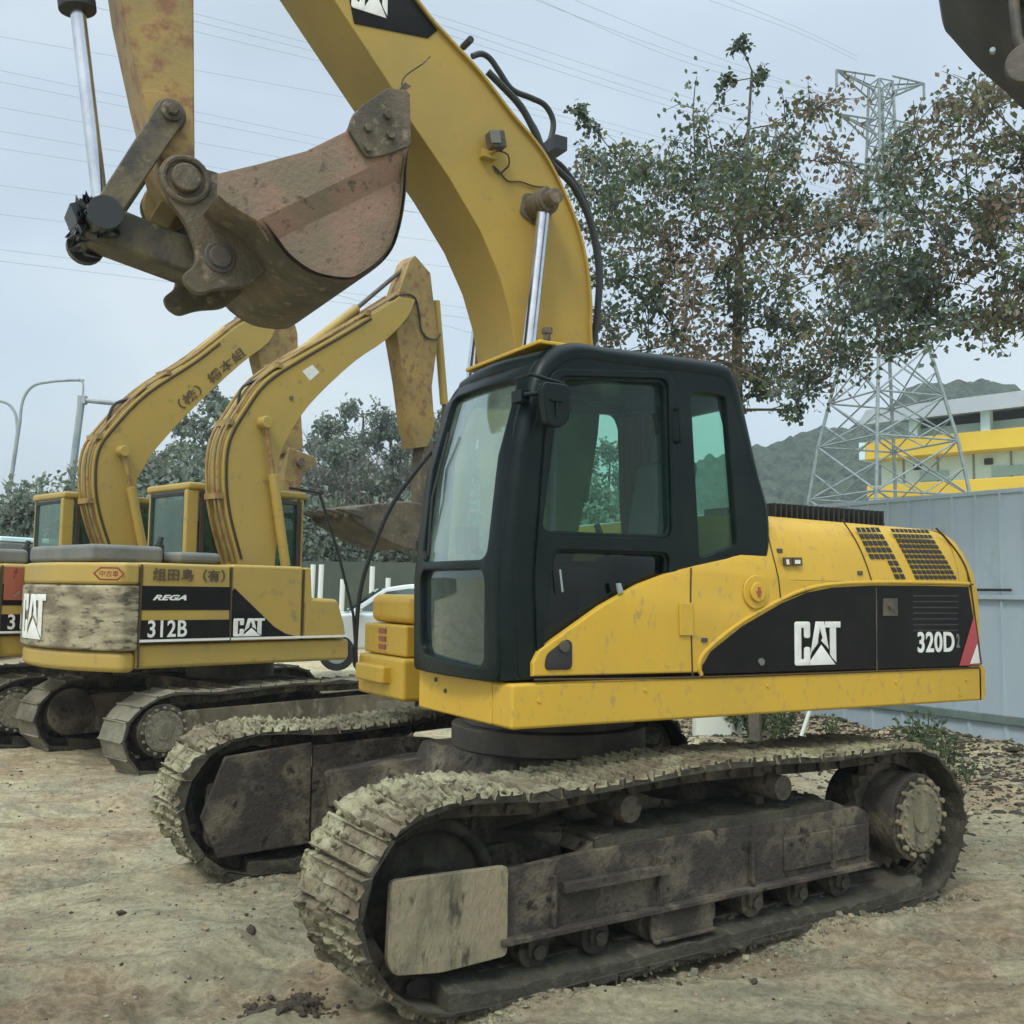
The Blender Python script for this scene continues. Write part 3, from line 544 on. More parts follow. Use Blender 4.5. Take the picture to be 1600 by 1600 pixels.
P_('lettering', fit_text('320D', wd, hgt, lambda u, v, ww: (c0[0] - u, SY + .009 + ww, c0[1] + v)), M['white'], decal, bevel=0)
c2 = on(U, 1495, 1001, SY); P_('lettering', fit_text('2', .03, .09, lambda u, v, ww: (c2[0] - u, SY + .009 + ww, c2[1] + v), off=.004), M['grey'], decal, bevel=0)
rp = tr(U, SY, [(1497, 1040), (1520, 962), (1526, 1005), (1530, 1039)]); P_('red_reflector', plate(rp, [], .004, .001, fn=lambda u, v, ww: (u, SY + .010 + ww, v)), M['red'], decal, bevel=0)
rp = tr(U, SY, [(1513, 1037), (1524, 1006), (1528, 1036)]); P_('white_triangle', plate(rp, [], .003, .0008, fn=lambda u, v, ww: (u, SY + .0145 + ww, v)), M['white'], decal, bevel=0)
ds = MB(); ds.tube(hline([(1369, 918), (1370, 1048)], y=SY + .007), .004, 6)
ds.prism(tr(U, SY, [(1378, 935), (1400, 935), (1401, 962), (1378, 962)]), SY + .006, SY + .012); ds.ycyl(*on(U, 1388, 947, SY), SY + .012, SY + .03, .018, 14); P_('lock', MB().ycyl(*on(U, 1187, 1034, SY), SY + .006, SY + .02, .02, 14), M['grey'], decal, bevel=0)
pd_ = MB()
for k in range(7): pd_.prism(tr(U, SY, [(1425, 930 + 9 * k), (1495, 930 + 9 * k), (1495, 932 + 9 * k), (1425, 932 + 9 * k)]), SY + .006, SY + .0085)
P_('faded_print', pd_, mat('faded_grey_print', (.035, .033, .03), .6), decal, bevel=0); P_('service_door_lock', ds, M['darksteel'], decal, bevel=0)
# vents: black tiles on the hood, shade of the openings put into colour
def vent(quadpx, cols, rows, skip=None):
    q = tr(U, 1.30, quadpx); tl_, tr_, br_, bl_ = [Vector(a) for a in q]
    g = lambda a, b: (tl_.lerp(tr_, a)).lerp(bl_.lerp(br_, a), b)
    back = MB(); bars = MB()
    nb = rows
    for j in range(rows):
        for i in range(cols):
            if skip and skip(i, j): continue
            cs = []
            for a, b in ((i + .12, j + .14), (i + .88, j + .14), (i + .88, j + .86), (i + .12, j + .86)):
                p = g(a / cols, b / rows); cs.append(p)
            vs = [(p.x, hy(p.y) + .0045, p.y) for p in cs]; o_ = [(p.x, hy(p.y) + .001, p.y) for p in cs]
            back.add(vs + o_, [(0, 1, 2, 3), (0, 4, 5, 1), (1, 5, 6, 2), (2, 6, 7, 3), (3, 7, 4, 0)])
    P_('vent', back, M['rubber'], hood, bevel=0)
vent([(1347, 822), (1385, 822), (1410, 906), (1366, 906)], 5, 8, lambda i, j: j > 4 and i < 3)
vent([(1402, 824), (1462, 826), (1490, 906), (1424, 906)], 9, 10)
gh = MB(); q = tr(U, .95, [(1205, 800), (1205, 775), (1245, 770), (1340, 778), (1384, 795), (1386, 812)])
gx0, gx1 = q[0][0], q[-1][0]; gz = 2.32
gh.prism([(gx0, gz - .01), (gx0, gz + .07), (gx1 + .06, gz + .07), (gx1, gz + .01), (gx1, gz - .01)], .35, .93)
for k in range(22):
    x = gx0 + (gx1 - gx0 + .03) * (k + .5) / 22; gh.b2(x - .007, x + .007, .30, .965, gz - .01, gz + .085)
P_('hood_grille', gh, M['rubber'], hood, bevel=.002)
# details on the side
for px_, py_ in ((1008, 1078), (1200, 1072), (1400, 1066), (1510, 1062), (842, 1095), (1500, 1085)):
    a = on(U, px_, py_, 1.331); P_('bolt', MB().ycyl(a[0], a[1], 1.33, 1.338, .012, 6), M['yellow'], bevel=.002)
for px_, py_ in ((1100, 1000), (1225, 860), (1345, 895)):
    a = on(U, px_, py_, SY); P_('latch', MB().b2(a[0] - .02, a[0] + .02, hy(a[1]) - .002, hy(a[1]) + .010, a[1] - .012, a[1] + .012), M['darksteel'], bevel=.003)
hg = MB(); hg.prism(tr(U, SY, [(1060, 942), (1081, 942), (1082, 993), (1061, 993)]), SY, SY + .012); P_('hinge_plate', hg, M['yellow'], bevel=.004)
cx_, cz_ = on(U, 1180, 925, SY); fc = MB(); fc.ycyl(cx_, cz_, SY, SY + .012, .095, 32); fc.ycyl(cx_, cz_, SY + .012, SY + .03, .055, 28); fcap = P_('filler_cap', fc, M['yellow'], bevel=.006)
fk = MB(); fk.b2(cx_ - .008, cx_ + .008, SY + .03, SY + .036, cz_ - .028, cz_ + .028); fk.b2(cx_ - .018, cx_ + .018, SY + .03, SY + .0355, cz_ - .006, cz_ + .006); P_('key_slot', fk, M['redrust'], fcap, bevel=0)
bd = MB(); bd.prism(tr(U, SY, [(1224, 871), (1236, 871), (1237, 884), (1225, 884)]), 1.325, SY + .006); bd.prism(tr(U, SY, [(1238, 871), (1252, 871), (1253, 884), (1239, 884)]), 1.325, SY + .006); bdo = P_('badge', bd, M['textblack'], bevel=0)
bd = MB(); bd.prism(tr(U, SY, [(1227, 874), (1231, 874), (1232, 882), (1228, 882)]), SY + .006, SY + .009); bd.prism(tr(U, SY, [(1241, 875), (1249, 875), (1249, 881), (1241, 881)]), SY + .006, SY + .009); P_('badge_print', bd, M['white'], bdo, bevel=0)
rc = rounded(tr(U, SY, [(850, 1047), (853, 1022), (885, 998), (893, 1003), (893, 1046)]), .03, 4)
lr = MB(); q = plate(rc, [], .01, .003, fn=lambda u, v, ww: (u, SY + .003 + ww, v)); P_('lamp_recess', q, M['rubber'], bevel=0)
lr = MB(); lr.ycyl(*on(U, 880, 1010, SY), SY + .006, SY + .018, .03, 16); P_('work_lamp', lr, M['darksteel'], bevel=.003)
# ---- cab
CY, CYR = 1.305, .27
FP = [(1.05, 1.385), (1.06, 1.9), (.995, 2.5), (.885, 2.9), (.80, 3.03)]
sl_ = [0]
for i in range(len(FP) - 1): sl_.append(sl_[-1] + math.dist(FP[i], FP[i + 1]))
SM = smooth(FP, 8)
def fprof(s):
    x = np.interp(s, sl_, [p[0] for p in FP]); z = np.interp(s, sl_, [p[1] for p in FP]); return x, z
def ffn(u, v, ww):
    x, z = fprof(v); x2, z2 = fprof(min(sl_[-1], v + .02)); x1, z1 = fprof(max(0, v - .02)); d = Vector((x2 - x1, z2 - z1)).normalized(); nn = Vector((d.y, -d.x))
    bulge = .05 * (1 - ((u - .76) / .49) ** 2); return (x + nn.x * ww + bulge, u, z + nn.y * ww)
S_ = sl_[-1]
cabroot = empty('cab'); cabroot.parent = ex; cabroot.rotation_euler.z = DU
wl = rounded([(.40, .60), (1.145, .60), (1.145, S_ - .14), (.40, S_ - .12)], .07, 5)
wl2 = rounded([(.42, .10), (1.14, .06), (1.145, .555), (.40, .555)], .08, 5)
fo = rounded([(.27, 0), (1.25, 0), (1.25, S_), (.27, S_)], .05, 3)
cuts = [((0, s, 0), (0, 1, 0)) for s in np.linspace(.1, S_ - .05, 16)] + [((u, 0, 0), (1, 0, 0)) for u in (.5, .76, 1.0)]
P_('front_frame', plate(fo, [wl, wl2], .06, .008, cuts, ffn), M['black'], cabroot, bevel=0)
def fglass(loop, name, m):
    P_(name, plate(loop, [], .008, .002, cuts, lambda u, v, ww: ffn(u, v, ww - .012)), m, cabroot, bevel=0, ang=12)
grow = lambda l, k=1.04: [((a - sum(p[0] for p in l) / len(l)) * k + sum(p[0] for p in l) / len(l), (b - sum(p[1] for p in l) / len(l)) * k + sum(p[1] for p in l) / len(l)) for a, b in l]
fglass(grow(wl, 1.03), 'windscreen', M['frontglass']); fglass(grow(wl2, 1.03), 'lower_windscreen', M['lowglass'])
prof = [(1.0, 1.40), (1.02, 1.9), (.965, 2.5), (.87, 2.87), (.80, 3.0), (.66, 3.075), (.45, 3.095), (-.28, 3.115), (-.40, 3.08), (-.45, 2.99), (-.56, 2.6), (-.655, 2.32), (-.66, 2.1), (-.60, 1.9), (-.60, 1.40)]
dw = rounded(tr(U, CY, [(882, 592), (1043, 598), (1045, 836), (848, 829)]), .05, 5)
dw2 = rounded(tr(U, CY, [(868, 862), (1040, 868), (1038, 910), (960, 955), (850, 1018)]), .05, 4)
qw = rounded(tr(U, CY, [(1085, 612), (1139, 618), (1153, 852), (1094, 872)]), .03, 4)
lean = lambda z: 0 if z < 2.05 else -.03 * (z - 2.05)
zc = [((0, z, 0), (0, 1, 0)) for z in (2.05, 2.4, 2.8)]
P_('side_frame', plate(rounded(prof, .04, 2), [dw, dw2, qw], .05, .008, zc, lambda u, v, ww: (u, CY - .025 + ww + lean(v), v)), M['black'], cabroot, bevel=0, ang=22)
for l, nm in ((dw, 'door_window'), (dw2, 'lower_door_window'), (qw, 'quarter_window')):
    P_(nm, plate(grow(l, 1.05), [], .008, .002, zc, lambda u, v, ww: (u, CY - .03 + ww + lean(v), v)), M['glass'] if nm != 'lower_door_window' else M['darkglass'], cabroot, bevel=0, flat=True)
# door outline standing proud of the frame and its window surround
dor = rounded(tr(U, CY, [(862, 575), (1054, 580), (1056, 905), (940, 960), (838, 1040), (833, 900)]), .08, 5)
dri = rounded(tr(U, CY, [(874, 586), (1047, 591), (1048, 842), (842, 836)]), .06, 5)
dr2 = rounded(tr(U, CY, [(862, 858), (1044, 864), (1042, 905), (940, 948), (846, 1022)]), .05, 4)
P_('door', plate(dor, [dri, dr2], .018, .005, zc, lambda u, v, ww: (u, CY + .009 + ww + lean(v), v)), M['black'], cabroot, bevel=0, ang=22)
rs_ = rounded([(.90, 1.95), (.86, 2.6), (.75, 2.92), (-.30, 2.98), (-.48, 2.5), (-.52, 1.95)], .06, 4)
P_('side_frame', plate(rounded(prof, .04, 2), [rs_], .05, .008, fn=lambda u, v, ww: (u, CYR + .025 + ww, v)), M['black'], cabroot, bevel=0, ang=22)
P_('right_window', plate(grow(rs_, 1.03), [], .008, .002, fn=lambda u, v, ww: (u, CYR + .02 + ww, v)), M['glass'], cabroot, bevel=0, flat=True)
rf = rounded([(.34, 2.0), (1.2, 2.0), (1.18, 2.9), (.36, 2.9)], .06, 4); rl = lambda z: -.62 + .17 * max(0, z - 2.25) / .75
P_('rear_frame', plate([(.27, 1.4), (1.29, 1.4), (1.27, 3.06), (.27, 3.06)], [rf], .05, .005, [((0, 2.25, 0), (0, 1, 0))], lambda u, v, ww: (rl(v) + .03 + ww, u, v)), M['black'], cabroot, bevel=0, ang=22)
P_('rear_window', plate(grow(rf, 1.03), [], .008, .002, [((0, 2.25, 0), (0, 1, 0))], lambda u, v, ww: (rl(v) + .03 + ww, u, v)), M['glass'], cabroot, bevel=0, flat=True)
# rounded corner posts and roof rails
pp = MB()
for y in (1.235, .325):
    path = [(1.0, y, 1.40), (1.015, y, 1.9), (.955, y, 2.5), (.86, y, 2.87), (.78, y, 3.0), (.64, y, 3.065), (.40, y, 3.07), (-.28, y, 3.085), (-.39, y, 3.05), (-.45, y, 2.9), (-.55, y, 2.55), (-.63, y, 2.3), (-.63, y, 2.05)]
    pp.tube(smooth([(a, b - .02 * max(0, c - 2.05) * (1 if y > 1 else 0), c) for a, b, c in path], 5), .067, 14)
pp.tube([(.80, .33, 3.02), (.845, .6, 3.025), (.855, .78, 3.025), (.845, .95, 3.025), (.80, 1.22, 3.02)], .055, 12)
pp.tube([(-.37, .33, 3.04), (-.37, 1.2, 3.04)], .06, 12)
P_('cab_posts', pp, M['black'], cabroot, bevel=0)
rfm = MB(); rfm.b2(-.34, .74, .33, 1.2, 3.055, 3.125); P_('roof', rfm, M['black'], cabroot, bevel=.03, seg=3)
rfm = MB(); rfm.b2(-.1, .80, .30, 1.14, 3.127, 3.150); P_('roof_sheet', rfm, M['yellow'], cabroot, bevel=.008)
br = MB(); br.cyl((.74, 1.12, 3.15), (.74, 1.12, 3.19), .02, 10); br.box((.74, 1.12, 3.205), (.045, .045, .035)); P_('marker_lamp', br, M['rust'], cabroot, bevel=.004)
tr_ = MB(); tr_.b2(-.6, 1.0, .33, 1.22, 1.40, 1.46); P_('cab_floor', tr_, M['rubber'], cabroot)
seat = MB(); seat.b2(-.25, .25, .55, 1.0, 1.85, 1.98); seat.box((-.28, .78, 2.28), (.12, .48, .68), Matrix.Rotation(R(-10), 3, 'Y')); seat.box((-.36, .78, 2.72), (.10, .26, .2), Matrix.Rotation(R(-10), 3, 'Y'))
seat.b2(-.2, .2, .6, .95, 1.46, 1.85); P_('seat', seat, M['seat'], cabroot, bevel=.04, seg=3)
co_ = MB(); co_.b2(-.2, .35, 1.03, 1.17, 1.5, 2.02); co_.b2(-.2, .35, .38, .5, 1.5, 2.02); co_.cyl((.32, 1.1, 2.02), (.40, 1.1, 2.2), .018); co_.cyl((.32, .44, 2.02), (.40, .44, 2.2), .018); co_.box((.83, .42, 2.12), (.06, .2, .16))
co_.cyl((.75, .75, 1.46), (.70, .75, 1.85), .02); co_.cyl((.75, .9, 1.46), (.70, .9, 1.85), .02); P_('console', co_, M['rubber'], cabroot, bevel=.01)
cu_ = MB()
for k_ in range(9): cu_.tube([(-.30 - .02 * k_, .36 + .035 * k_, 2.95), (-.32 - .02 * k_, .36 + .035 * k_, 2.4), (-.36 - .02 * k_, .36 + .035 * k_, 1.9)], .024, 7)
P_('curtain', cu_, mat('brown_curtain', (.10, .065, .035), .9), cabroot, bevel=0)
P_('window_bar', MB().tube([(.18, .31, 1.95), (.16, .31, 2.95)], .022, 8), M['grey'], cabroot, bevel=0)
hd_ = MB(); hd_.prism(tr(U, CY + .02, [(962, 912), (968, 911), (972, 925), (965, 928)]), CY + .018, CY + .035); hd_.tube([(on(U, 870, 890, CY)[0], CY + .03, on(U, 870, 890, CY)[1]), (on(U, 874, 925, CY)[0], CY + .03, on(U, 874, 925, CY)[1])], .006, 6); P_('door_handle', hd_, M['galv'], cabroot, bevel=.002)
hr = MB(); a_, b_ = on(U, 1057, 640, CY), on(U, 1060, 690, CY); hr.tube([(a_[0], CY - .02, a_[1]), (a_[0], CY + .025, a_[1]), (b_[0], CY + .025, b_[1]), (b_[0], CY - .02, b_[1])], .010, 8); P_('door_hinge', hr, M['black'], cabroot, bevel=0)
# near mirror on its bracket
mr = MB(); mx0, mz0 = on(U, 838, 597, 1.40); mx1, mz1 = on(U, 883, 672, 1.40)
poly = rounded([(mx0, mz0), (mx1, mz0), (mx1, mz1 + .05), (mx1 + .05, mz1), (mx0 - .04, mz1)], .04, 4)
mr.prism(poly, 1.39, 1.45); P_('mirror', mr, M['black'], cabroot, bevel=.012)
mr = MB(); mr.tube([(.98, 1.2, 2.90), (.98, 1.36, 2.90), (.82, 1.42, 2.86)], .009, 8); mr.tube([(.99, 1.24, 2.78), (1.0, 1.34, 2.80), (.84, 1.41, 2.82)], .013, 8); mr.box((.99, 1.28, 2.80), (.05, .10, .06))
xm = (mx0 + mx1) / 2; zm = (mz0 + mz1) / 2; mr.b2(xm - .035, xm + .035, 1.45, 1.462, zm + .015, zm + .03); mr.cyl((xm, 1.456, zm + .015), (xm, 1.456, zm - .06), .006, 6); P_('mirror_bracket', mr, M['black'], cabroot, bevel=.002)
wp = MB(); wp.tube([(1.075, .42, 2.02), (1.07, .45, 2.35), (1.0, .50, 2.72)], .008, 6); wp.tube([(1.085, .40, 1.98), (1.085, .40, 2.05)], .02, 8); P_('wiper', wp, M['rubber'], cabroot, bevel=0)
# ---- right-hand front locker and its rail
lk = MB(); lk.b2(.12, .70, -1.33, -.62, 1.60, 1.80); lkp = P_('locker_lid', lk, M['yellow'], bevel=.06, seg=4)
lk = MB(); lk.b2(.12, .74, -1.335, -.60, 1.385, 1.595); P_('locker', lk, M['yellow'], bevel=.02, seg=3)
lk = MB(); lk.b2(.10, .78, -1.34, -.55, 1.10, 1.38); P_('step_box', lk, M['yellow'], bevel=.03, seg=3)
lk = MB(); lk.b2(.76, .84, -1.25, -.75, 1.20, 1.32); P_('step', lk, M['yellow'], bevel=.02)
lk = MB(); 
for k in range(3): lk.b2(.741, .748, -1.05, -.93, 1.42 + .055 * k, 1.455 + .055 * k)
P_('label_plate', lk, M['redrust'], bevel=0)
def onx(px, py, x):
    X, Y, c, s = U; r = ray(px, py); o0, o1 = -X * c - Y * s, X * s - Y * c; d0, d1 = r[0] * c + r[1] * s, -r[0] * s + r[1] * c
    t = (x - o0) / d0; return (x, o1 + t * d1, CAMH + t * r[2])
yr = -1.30
rp_ = lambda px, py: (on(U, px, py, yr)[0], yr, on(U, px, py, yr)[1])
ra = MB(); ra.tube(smooth([rp_(556, 1035), rp_(556, 1000), rp_(562, 930), rp_(578, 870), rp_(612, 790), rp_(655, 730), rp_(690, 690)], 5), .017, 8); P_('hand_rail', ra, M['rubber'], bevel=0)
ra = MB(); ra.tube([rp_(556, 1020), rp_(552, 960), rp_(530, 870), rp_(499, 770), rp_(452, 762)], .011, 8); P_('hand_rail', ra, M['rubber'], bevel=0)
ra = MB(); ra.tube([rp_(684, 700), rp_(668, 770), rp_(654, 850)], .016, 8); ra.box(rp_(683, 700), (.10, .08, .10)); ra.box(rp_(652, 852), (.05, .06, .07)); P_('mirror_arm', ra, M['darksteel'], bevel=.01)
hs = MB(); hs.tube(smooth([rp_(550, 1010), rp_(555, 1040), rp_(572, 1055), rp_(600, 1060)], 4), .014, 8); P_('hose', hs, M['hose'], bevel=0)
# ---- boom
bl = tr(U, .25, [(522, 0), (612, 137), (640, 187), (700, 275), (750, 360), (780, 430), (797, 490), (806, 545)])
bu = tr(U, .25, [(650, 0), (700, 60), (750, 115), (800, 180), (830, 215), (855, 250), (880, 300), (900, 350), (912, 395), (918, 430), (922, 480), (922, 530)])
top_low = [(2.62, 6.35), (2.2, 5.82)]; top_up = [(2.58, 6.62), (1.75, 5.98)]
boomp = [(.10, 1.62), (.33, 1.62)] + [(.40, 2.6)] + bl[::-1] + top_low[::-1] + [(2.72, 6.42), (2.70, 6.60)] + top_up + bu + [(-.19, 3.0), (-.10, 2.4), (.02, 1.9)]
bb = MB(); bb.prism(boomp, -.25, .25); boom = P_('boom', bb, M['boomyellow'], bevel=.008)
def offs(pts, d):
    o_ = []
    for i, p in enumerate(pts):
        a, b = Vector(pts[max(0, i - 1)]), Vector(pts[min(len(pts) - 1, i + 1)]); t_ = (b - a).normalized(); o_.append((p[0] + t_.y * d, p[1] - t_.x * d))
    return o_
up = [(2.55, 6.62), (1.75, 5.98)] + bu + [(-.19, 3.0), (-.10, 2.4)]; ups = [tuple(v) for v in smooth(up, 4)]
tp = MB(); o1_ = offs(ups, -.014); o2_ = offs(ups, .004)
for y0, y1 in ((-.275, .275),):
    vs = []; 
    for a, b in zip(o1_, o2_): vs += [(a[0], y0, a[1]), (a[0], y1, a[1]), (b[0], y1, b[1]), (b[0], y0, b[1])]
    n = len(o1_); fs = [(4 * i + j, 4 * i + (j + 1) % 4, 4 * i + 4 + (j + 1) % 4, 4 * i + 4 + j) for i in range(n - 1) for j in range(4)] + [(0, 1, 2, 3), (4 * n - 4, 4 * n - 3, 4 * n - 2, 4 * n - 1)]
    tp.add(vs, fs)
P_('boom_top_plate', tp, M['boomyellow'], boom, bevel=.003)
pi = MB()
for k, (dy, dd) in enumerate(((.16, -.05), (.08, -.055), (-.08, -.055), (-.16, -.05))):
    o_ = offs(ups, dd)[6:-16]; pi.tube([(a, dy, b) for a, b in o_], .019, 8)
for s in (10, 18, 26, 34):
    if s < len(ups): a = offs(ups, -.05)[s]; pi.box((a[0], 0, a[1]), (.09, .42, .09), None)
P_('hydraulic_pipes', pi, M['wornyellow'], boom, bevel=0)
# dark plate near the boom's knee carrying the white maker's letters
dk = tr(U, .25, [(540, -30), (553, 37), (668, 60), (683, 48), (640, -12), (620, -60), (560, -60)])
P_('black_boom_decal', plate(dk, [], .004, .001, fn=lambda u, v, ww: (u, .2535 + ww, v)), M['decal'], boom, bevel=0)
l0 = on(U, 548, 12, .25); l1 = on(U, 600, -52, .25)
P_('lettering', cat_logo(abs(l1[0] - l0[0]) + .05, abs(l1[1] - l0[1]), lambda u, v, ww: (l0[0] - u, .258 + ww, l0[1] + v)), M['white'], boom, bevel=0)
def tpts(y, pts, n=5): return [(a.x, y, a.y) for a in smooth(tr(U, y, pts), n)]
h1 = MB(); h1.tube(tpts(.05, [(738, 88), (752, 84), (766, 92), (780, 112), (800, 140), (830, 153), (852, 165), (864, 188), (862, 212), (853, 235), (856, 260)]), .02, 10)
P_('hose', h1, M['hose'], boom, bevel=0)
h1 = MB(); h1.tube(tpts(.12, [(762, 112), (790, 140), (815, 168), (835, 205), (850, 238), (862, 256), (895, 290), (918, 335), (930, 380), (936, 430), (934, 480), (928, 530), (920, 560)]), .024, 10)
P_('hose', h1, M['hose'], boom, bevel=0)
h1 = MB(); h1.tube(tpts(-.05, [(800, 150), (835, 200), (852, 240), (880, 262), (912, 310), (930, 370), (938, 420), (936, 470), (925, 550)]), .02, 10)
h1.box((on(U, 852, 240, .0)[0], 0, on(U, 852, 240, 0)[1]), (.09, .4, .09)); h1.ycyl(*on(U, 729, 68, .2), .15, .26, .022, 8); P_('hose', h1, M['hose'], boom, bevel=0)
wl_ = MB(); wx, wz = on(U, 776, 219, .33); wl_.box((wx, .32, wz), (.10, .09, .11), Matrix.Rotation(R(12), 3, 'Y')); wlo = P_('work_light', wl_, M['rust'], boom, bevel=.012)
wl_ = MB(); wx2, wz2 = on(U, 762, 243, .27); wl_.box((wx2, .275, wz2), (.10, .05, .05)); wl_.cyl((wx2, .30, wz2), (wx, .31, wz - .05), .015, 8); P_('light_bracket', wl_, M['boomyellow'], wlo, bevel=.006)
wl_ = MB(); wl_.box((wx + .03, .371, wz), (.07, .008, .08), Matrix.Rotation(R(12), 3, 'Y')); P_('lens', wl_, M['grey'], wlo, bevel=.004)
wr = MB(); wr.tube([(a, .30 - .04 * (i > 6), b) for i, (a, b) in enumerate([tuple(v) for v in smooth(tr(U, .27, [(776, 238), (790, 245), (791, 262), (780, 270), (772, 258), (782, 268), (795, 282), (815, 283), (835, 290), (858, 292)]), 3)])], .0055, 6); P_('wire', wr, M['gap'], boom, bevel=0)
# boom pin and near / far lift cylinders
pn = MB(); jx, jz = on(U, 848, 318, .34); pn.ycyl(jx, jz, -.40, .40, .085, 24); pn.ycyl(jx, jz, -.50, .50, .05, 16); pn.prism(rounded([(jx - .13, jz - .02), (jx - .08, jz + .1), (jx + .09, jz + .08), (jx + .12, jz - .06), (jx, jz - .12)], .03, 3), .25, .262); P_('boom_pin', pn, M['rust'], boom, bevel=.01)
for s in (1, -1):
    y = s * .36; p0 = Vector((jx, y, jz)); q = on(U, 826, 545, .36); dirv = (Vector((q[0], y, q[1])) - p0).normalized()
    if s == 1: cyl = MB()
    cyl = MB(); foot = p0 + dirv * 2.45; cyl.cyl(p0 + dirv * 1.05, foot, .075, 24); cyl.ycyl(foot.x, foot.z, y - .08, y + .08, .09, 20); co = P_('boom_cylinder', cyl, M['yellow'], bevel=.008)
    rod = MB(); rod.cyl(p0 + dirv * .06, p0 + dirv * 1.1, .043, 20); P_('rod', rod, M['chrome'], co, bevel=0)
    rod = MB(); rod.ycyl(jx, jz, y - .06, y + .06, .075, 20); P_('rod_eye', rod, M['rust'], co, bevel=.006)
# ---- stick
sr = tr(U, .16, [(303, 0), (304, 150), (305, 262)]); slf = tr(U, .16, [(190, 0), (205, 70), (220, 140), (235, 205), (246, 262), (262, 300)])
bk = Vector(on(U, 285, 287, .2)); lp = Vector(on(U, 265, 180, .2))
stp = [(2.20, 7.2), (2.38, 7.25), (2.50, 6.95), (3.02, 6.55)] + [(2.95, 5.8)] + slf + [(bk.x + .10, bk.y - .10), (bk.x, bk.y - .14), (bk.x - .10, bk.y - .08)] + sr[::-1] + [(2.32, 5.9), (2.30, 6.6)]
stick = P_('stick', MB().prism(stp, -.16, .16), M['wornyellow'], bevel=.010)
pl_ = MB(); pl_.prism(tr(U, .16, [(222, 142), (300, 150), (304, 262), (262, 262), (243, 235)]), .16, .172); P_('pin_plate', pl_, M['wornyellow'], stick, bevel=.004)
pb = MB(); pb.ycyl(lp.x, lp.y, -.27, .27, .055, 20); pb.ycyl(lp.x, lp.y, .172, .215, .085, 24); pb.ycyl(lp.x, lp.y, .27, .30, .035, 6); P_('link_pin', pb, M['rust'], stick, bevel=.008)
for q_ in (.16, -.205): P_('stick_boss', MB().ycyl(bk.x, bk.y, q_, q_ + .045, .135, 32), M['wornyellow'], stick, bevel=.012)
# ---- linkage
jt = Vector(on(U, 158, 345, .12)); bl2 = Vector(on(U, 345, 401, .28))
def bar(a, b, y0, y1, wa, wb, bend=0.):
    d = (b - a).normalized(); n_ = Vector((-d.y, d.x)); pts = []
    for k in range(9):
        t_ = math.pi / 2 + math.pi * k / 8; pts.append(a + d * (math.cos(t_) * wa) + n_ * (math.sin(t_) * wa))
    for k in range(9):
        t_ = -math.pi / 2 + math.pi * k / 8; pts.append(b + d * (math.cos(t_) * wb) + n_ * (math.sin(t_) * wb))
    return MB().prism([tuple(p) for p in pts], y0, y1)
for s in (1, -1):
    b_ = bar(lp, jt, s * .205, s * .245, .075, .065); P_('side_link', b_, M['grime'], bevel=.01)
lb = bar(jt, bl2, -.13, .13, .105, .10); P_('bucket_link', lb, M['grime'], bevel=.03, seg=3)
jn = MB(); jn.ycyl(jt.x, jt.y, -.27, .27, .085, 24); jn.ycyl(jt.x + .02, jt.y - .02, -.31, -.25, .10, 20); jn.box((jt.x + .05, .02, jt.y + .02), (.16, .24, .15), Matrix.Rotation(R(25), 3, 'Y'))
for k in range(30): jn.add([Vector((jt.x + rnd.uniform(-.06, .10), rnd.uniform(-.26, .22), jt.y + rnd.uniform(-.08, .1))) + Vector(v) * rnd.uniform(.025, .05) for v in ICO2[0]], ICO2[1])
P_('greased_joint', jn, M['hose'], bevel=.01)
r0 = Vector(on(U, 156, 312, .0)); r1 = Vector(on(U, 120, 5, .0)); dv = (r1 - r0).normalized()
bc = MB(); g0 = r1; g1 = r1 + dv * 1.75; bc.cyl((g0.x, 0, g0.y), (g1.x, 0, g1.y), .085, 24); bcy = P_('bucket_cylinder', bc, M['wornyellow'], bevel=.008)
bc = MB(); bc.cyl((r0.x, 0, r0.y), (g0.x, 0, g0.y), .040, 24); P_('rod', bc, M['chrome'], bcy, bevel=0)
bc = MB(); g2 = r1 + dv * .02; bc.cyl((g2.x - dv.x * .06, 0, g2.y - dv.y * .06), (g2.x, 0, g2.y), .095, 24); P_('gland', bc, M['rubber'], bcy, bevel=.006)
bc = MB(); q = r0 - dv * .04; bc.cyl((r0.x, 0, r0.y), (jt.x, 0, jt.y), .055, 20); P_('rod_eye', bc, M['galv'], bcy, bevel=.006)
sc_ = MB(); sc_.cyl((.75, 0, 5.75 + .05), (2.28, 0, 7.08), .095, 20); P_('stick_cylinder', sc_, M['wornyellow'], bevel=.01)
# ---- bucket
HB = .58
nearp = [(341, 271), (401, 257), (478, 236), (541, 205), (552, 183), (565, 172), (590, 150), (607, 142), (635, 149), (638, 200), (637, 236), (636, 270), (635, 296), (629, 340), (618, 380), (603, 404), (583, 422), (565, 434), (548, 441), (515, 438), (485, 429), (450, 404), (425, 372), (401, 345), (355, 318), (341, 305)]
npx = tr(U, HB, nearp)
bucket = empty('bucket'); bucket.parent = ex; bucket.rotation_euler.z = DU
wrap = npx[10:]     # from lip round the back to the hinge: shell sheet
lipside = wrap + [npx[0]]
sh = MB()
ins = []
cx0 = sum(p[0] for p in npx) / len(npx); cz0 = sum(p[1] for p in npx) / len(npx)
outs = [tuple(v) for v in smooth(wrap, 3)]
ins = [(p[0] + (cx0 - p[0]) * .055, p[1] + (cz0 - p[1]) * .055) for p in outs]
vs = []; n = len(outs); yy = np.linspace(-HB, HB, 9)
for y in yy:
    vs += [(a, y, b) for a, b in outs] + [(a, y, b) for a, b in ins]
fs = []; q = 2 * n
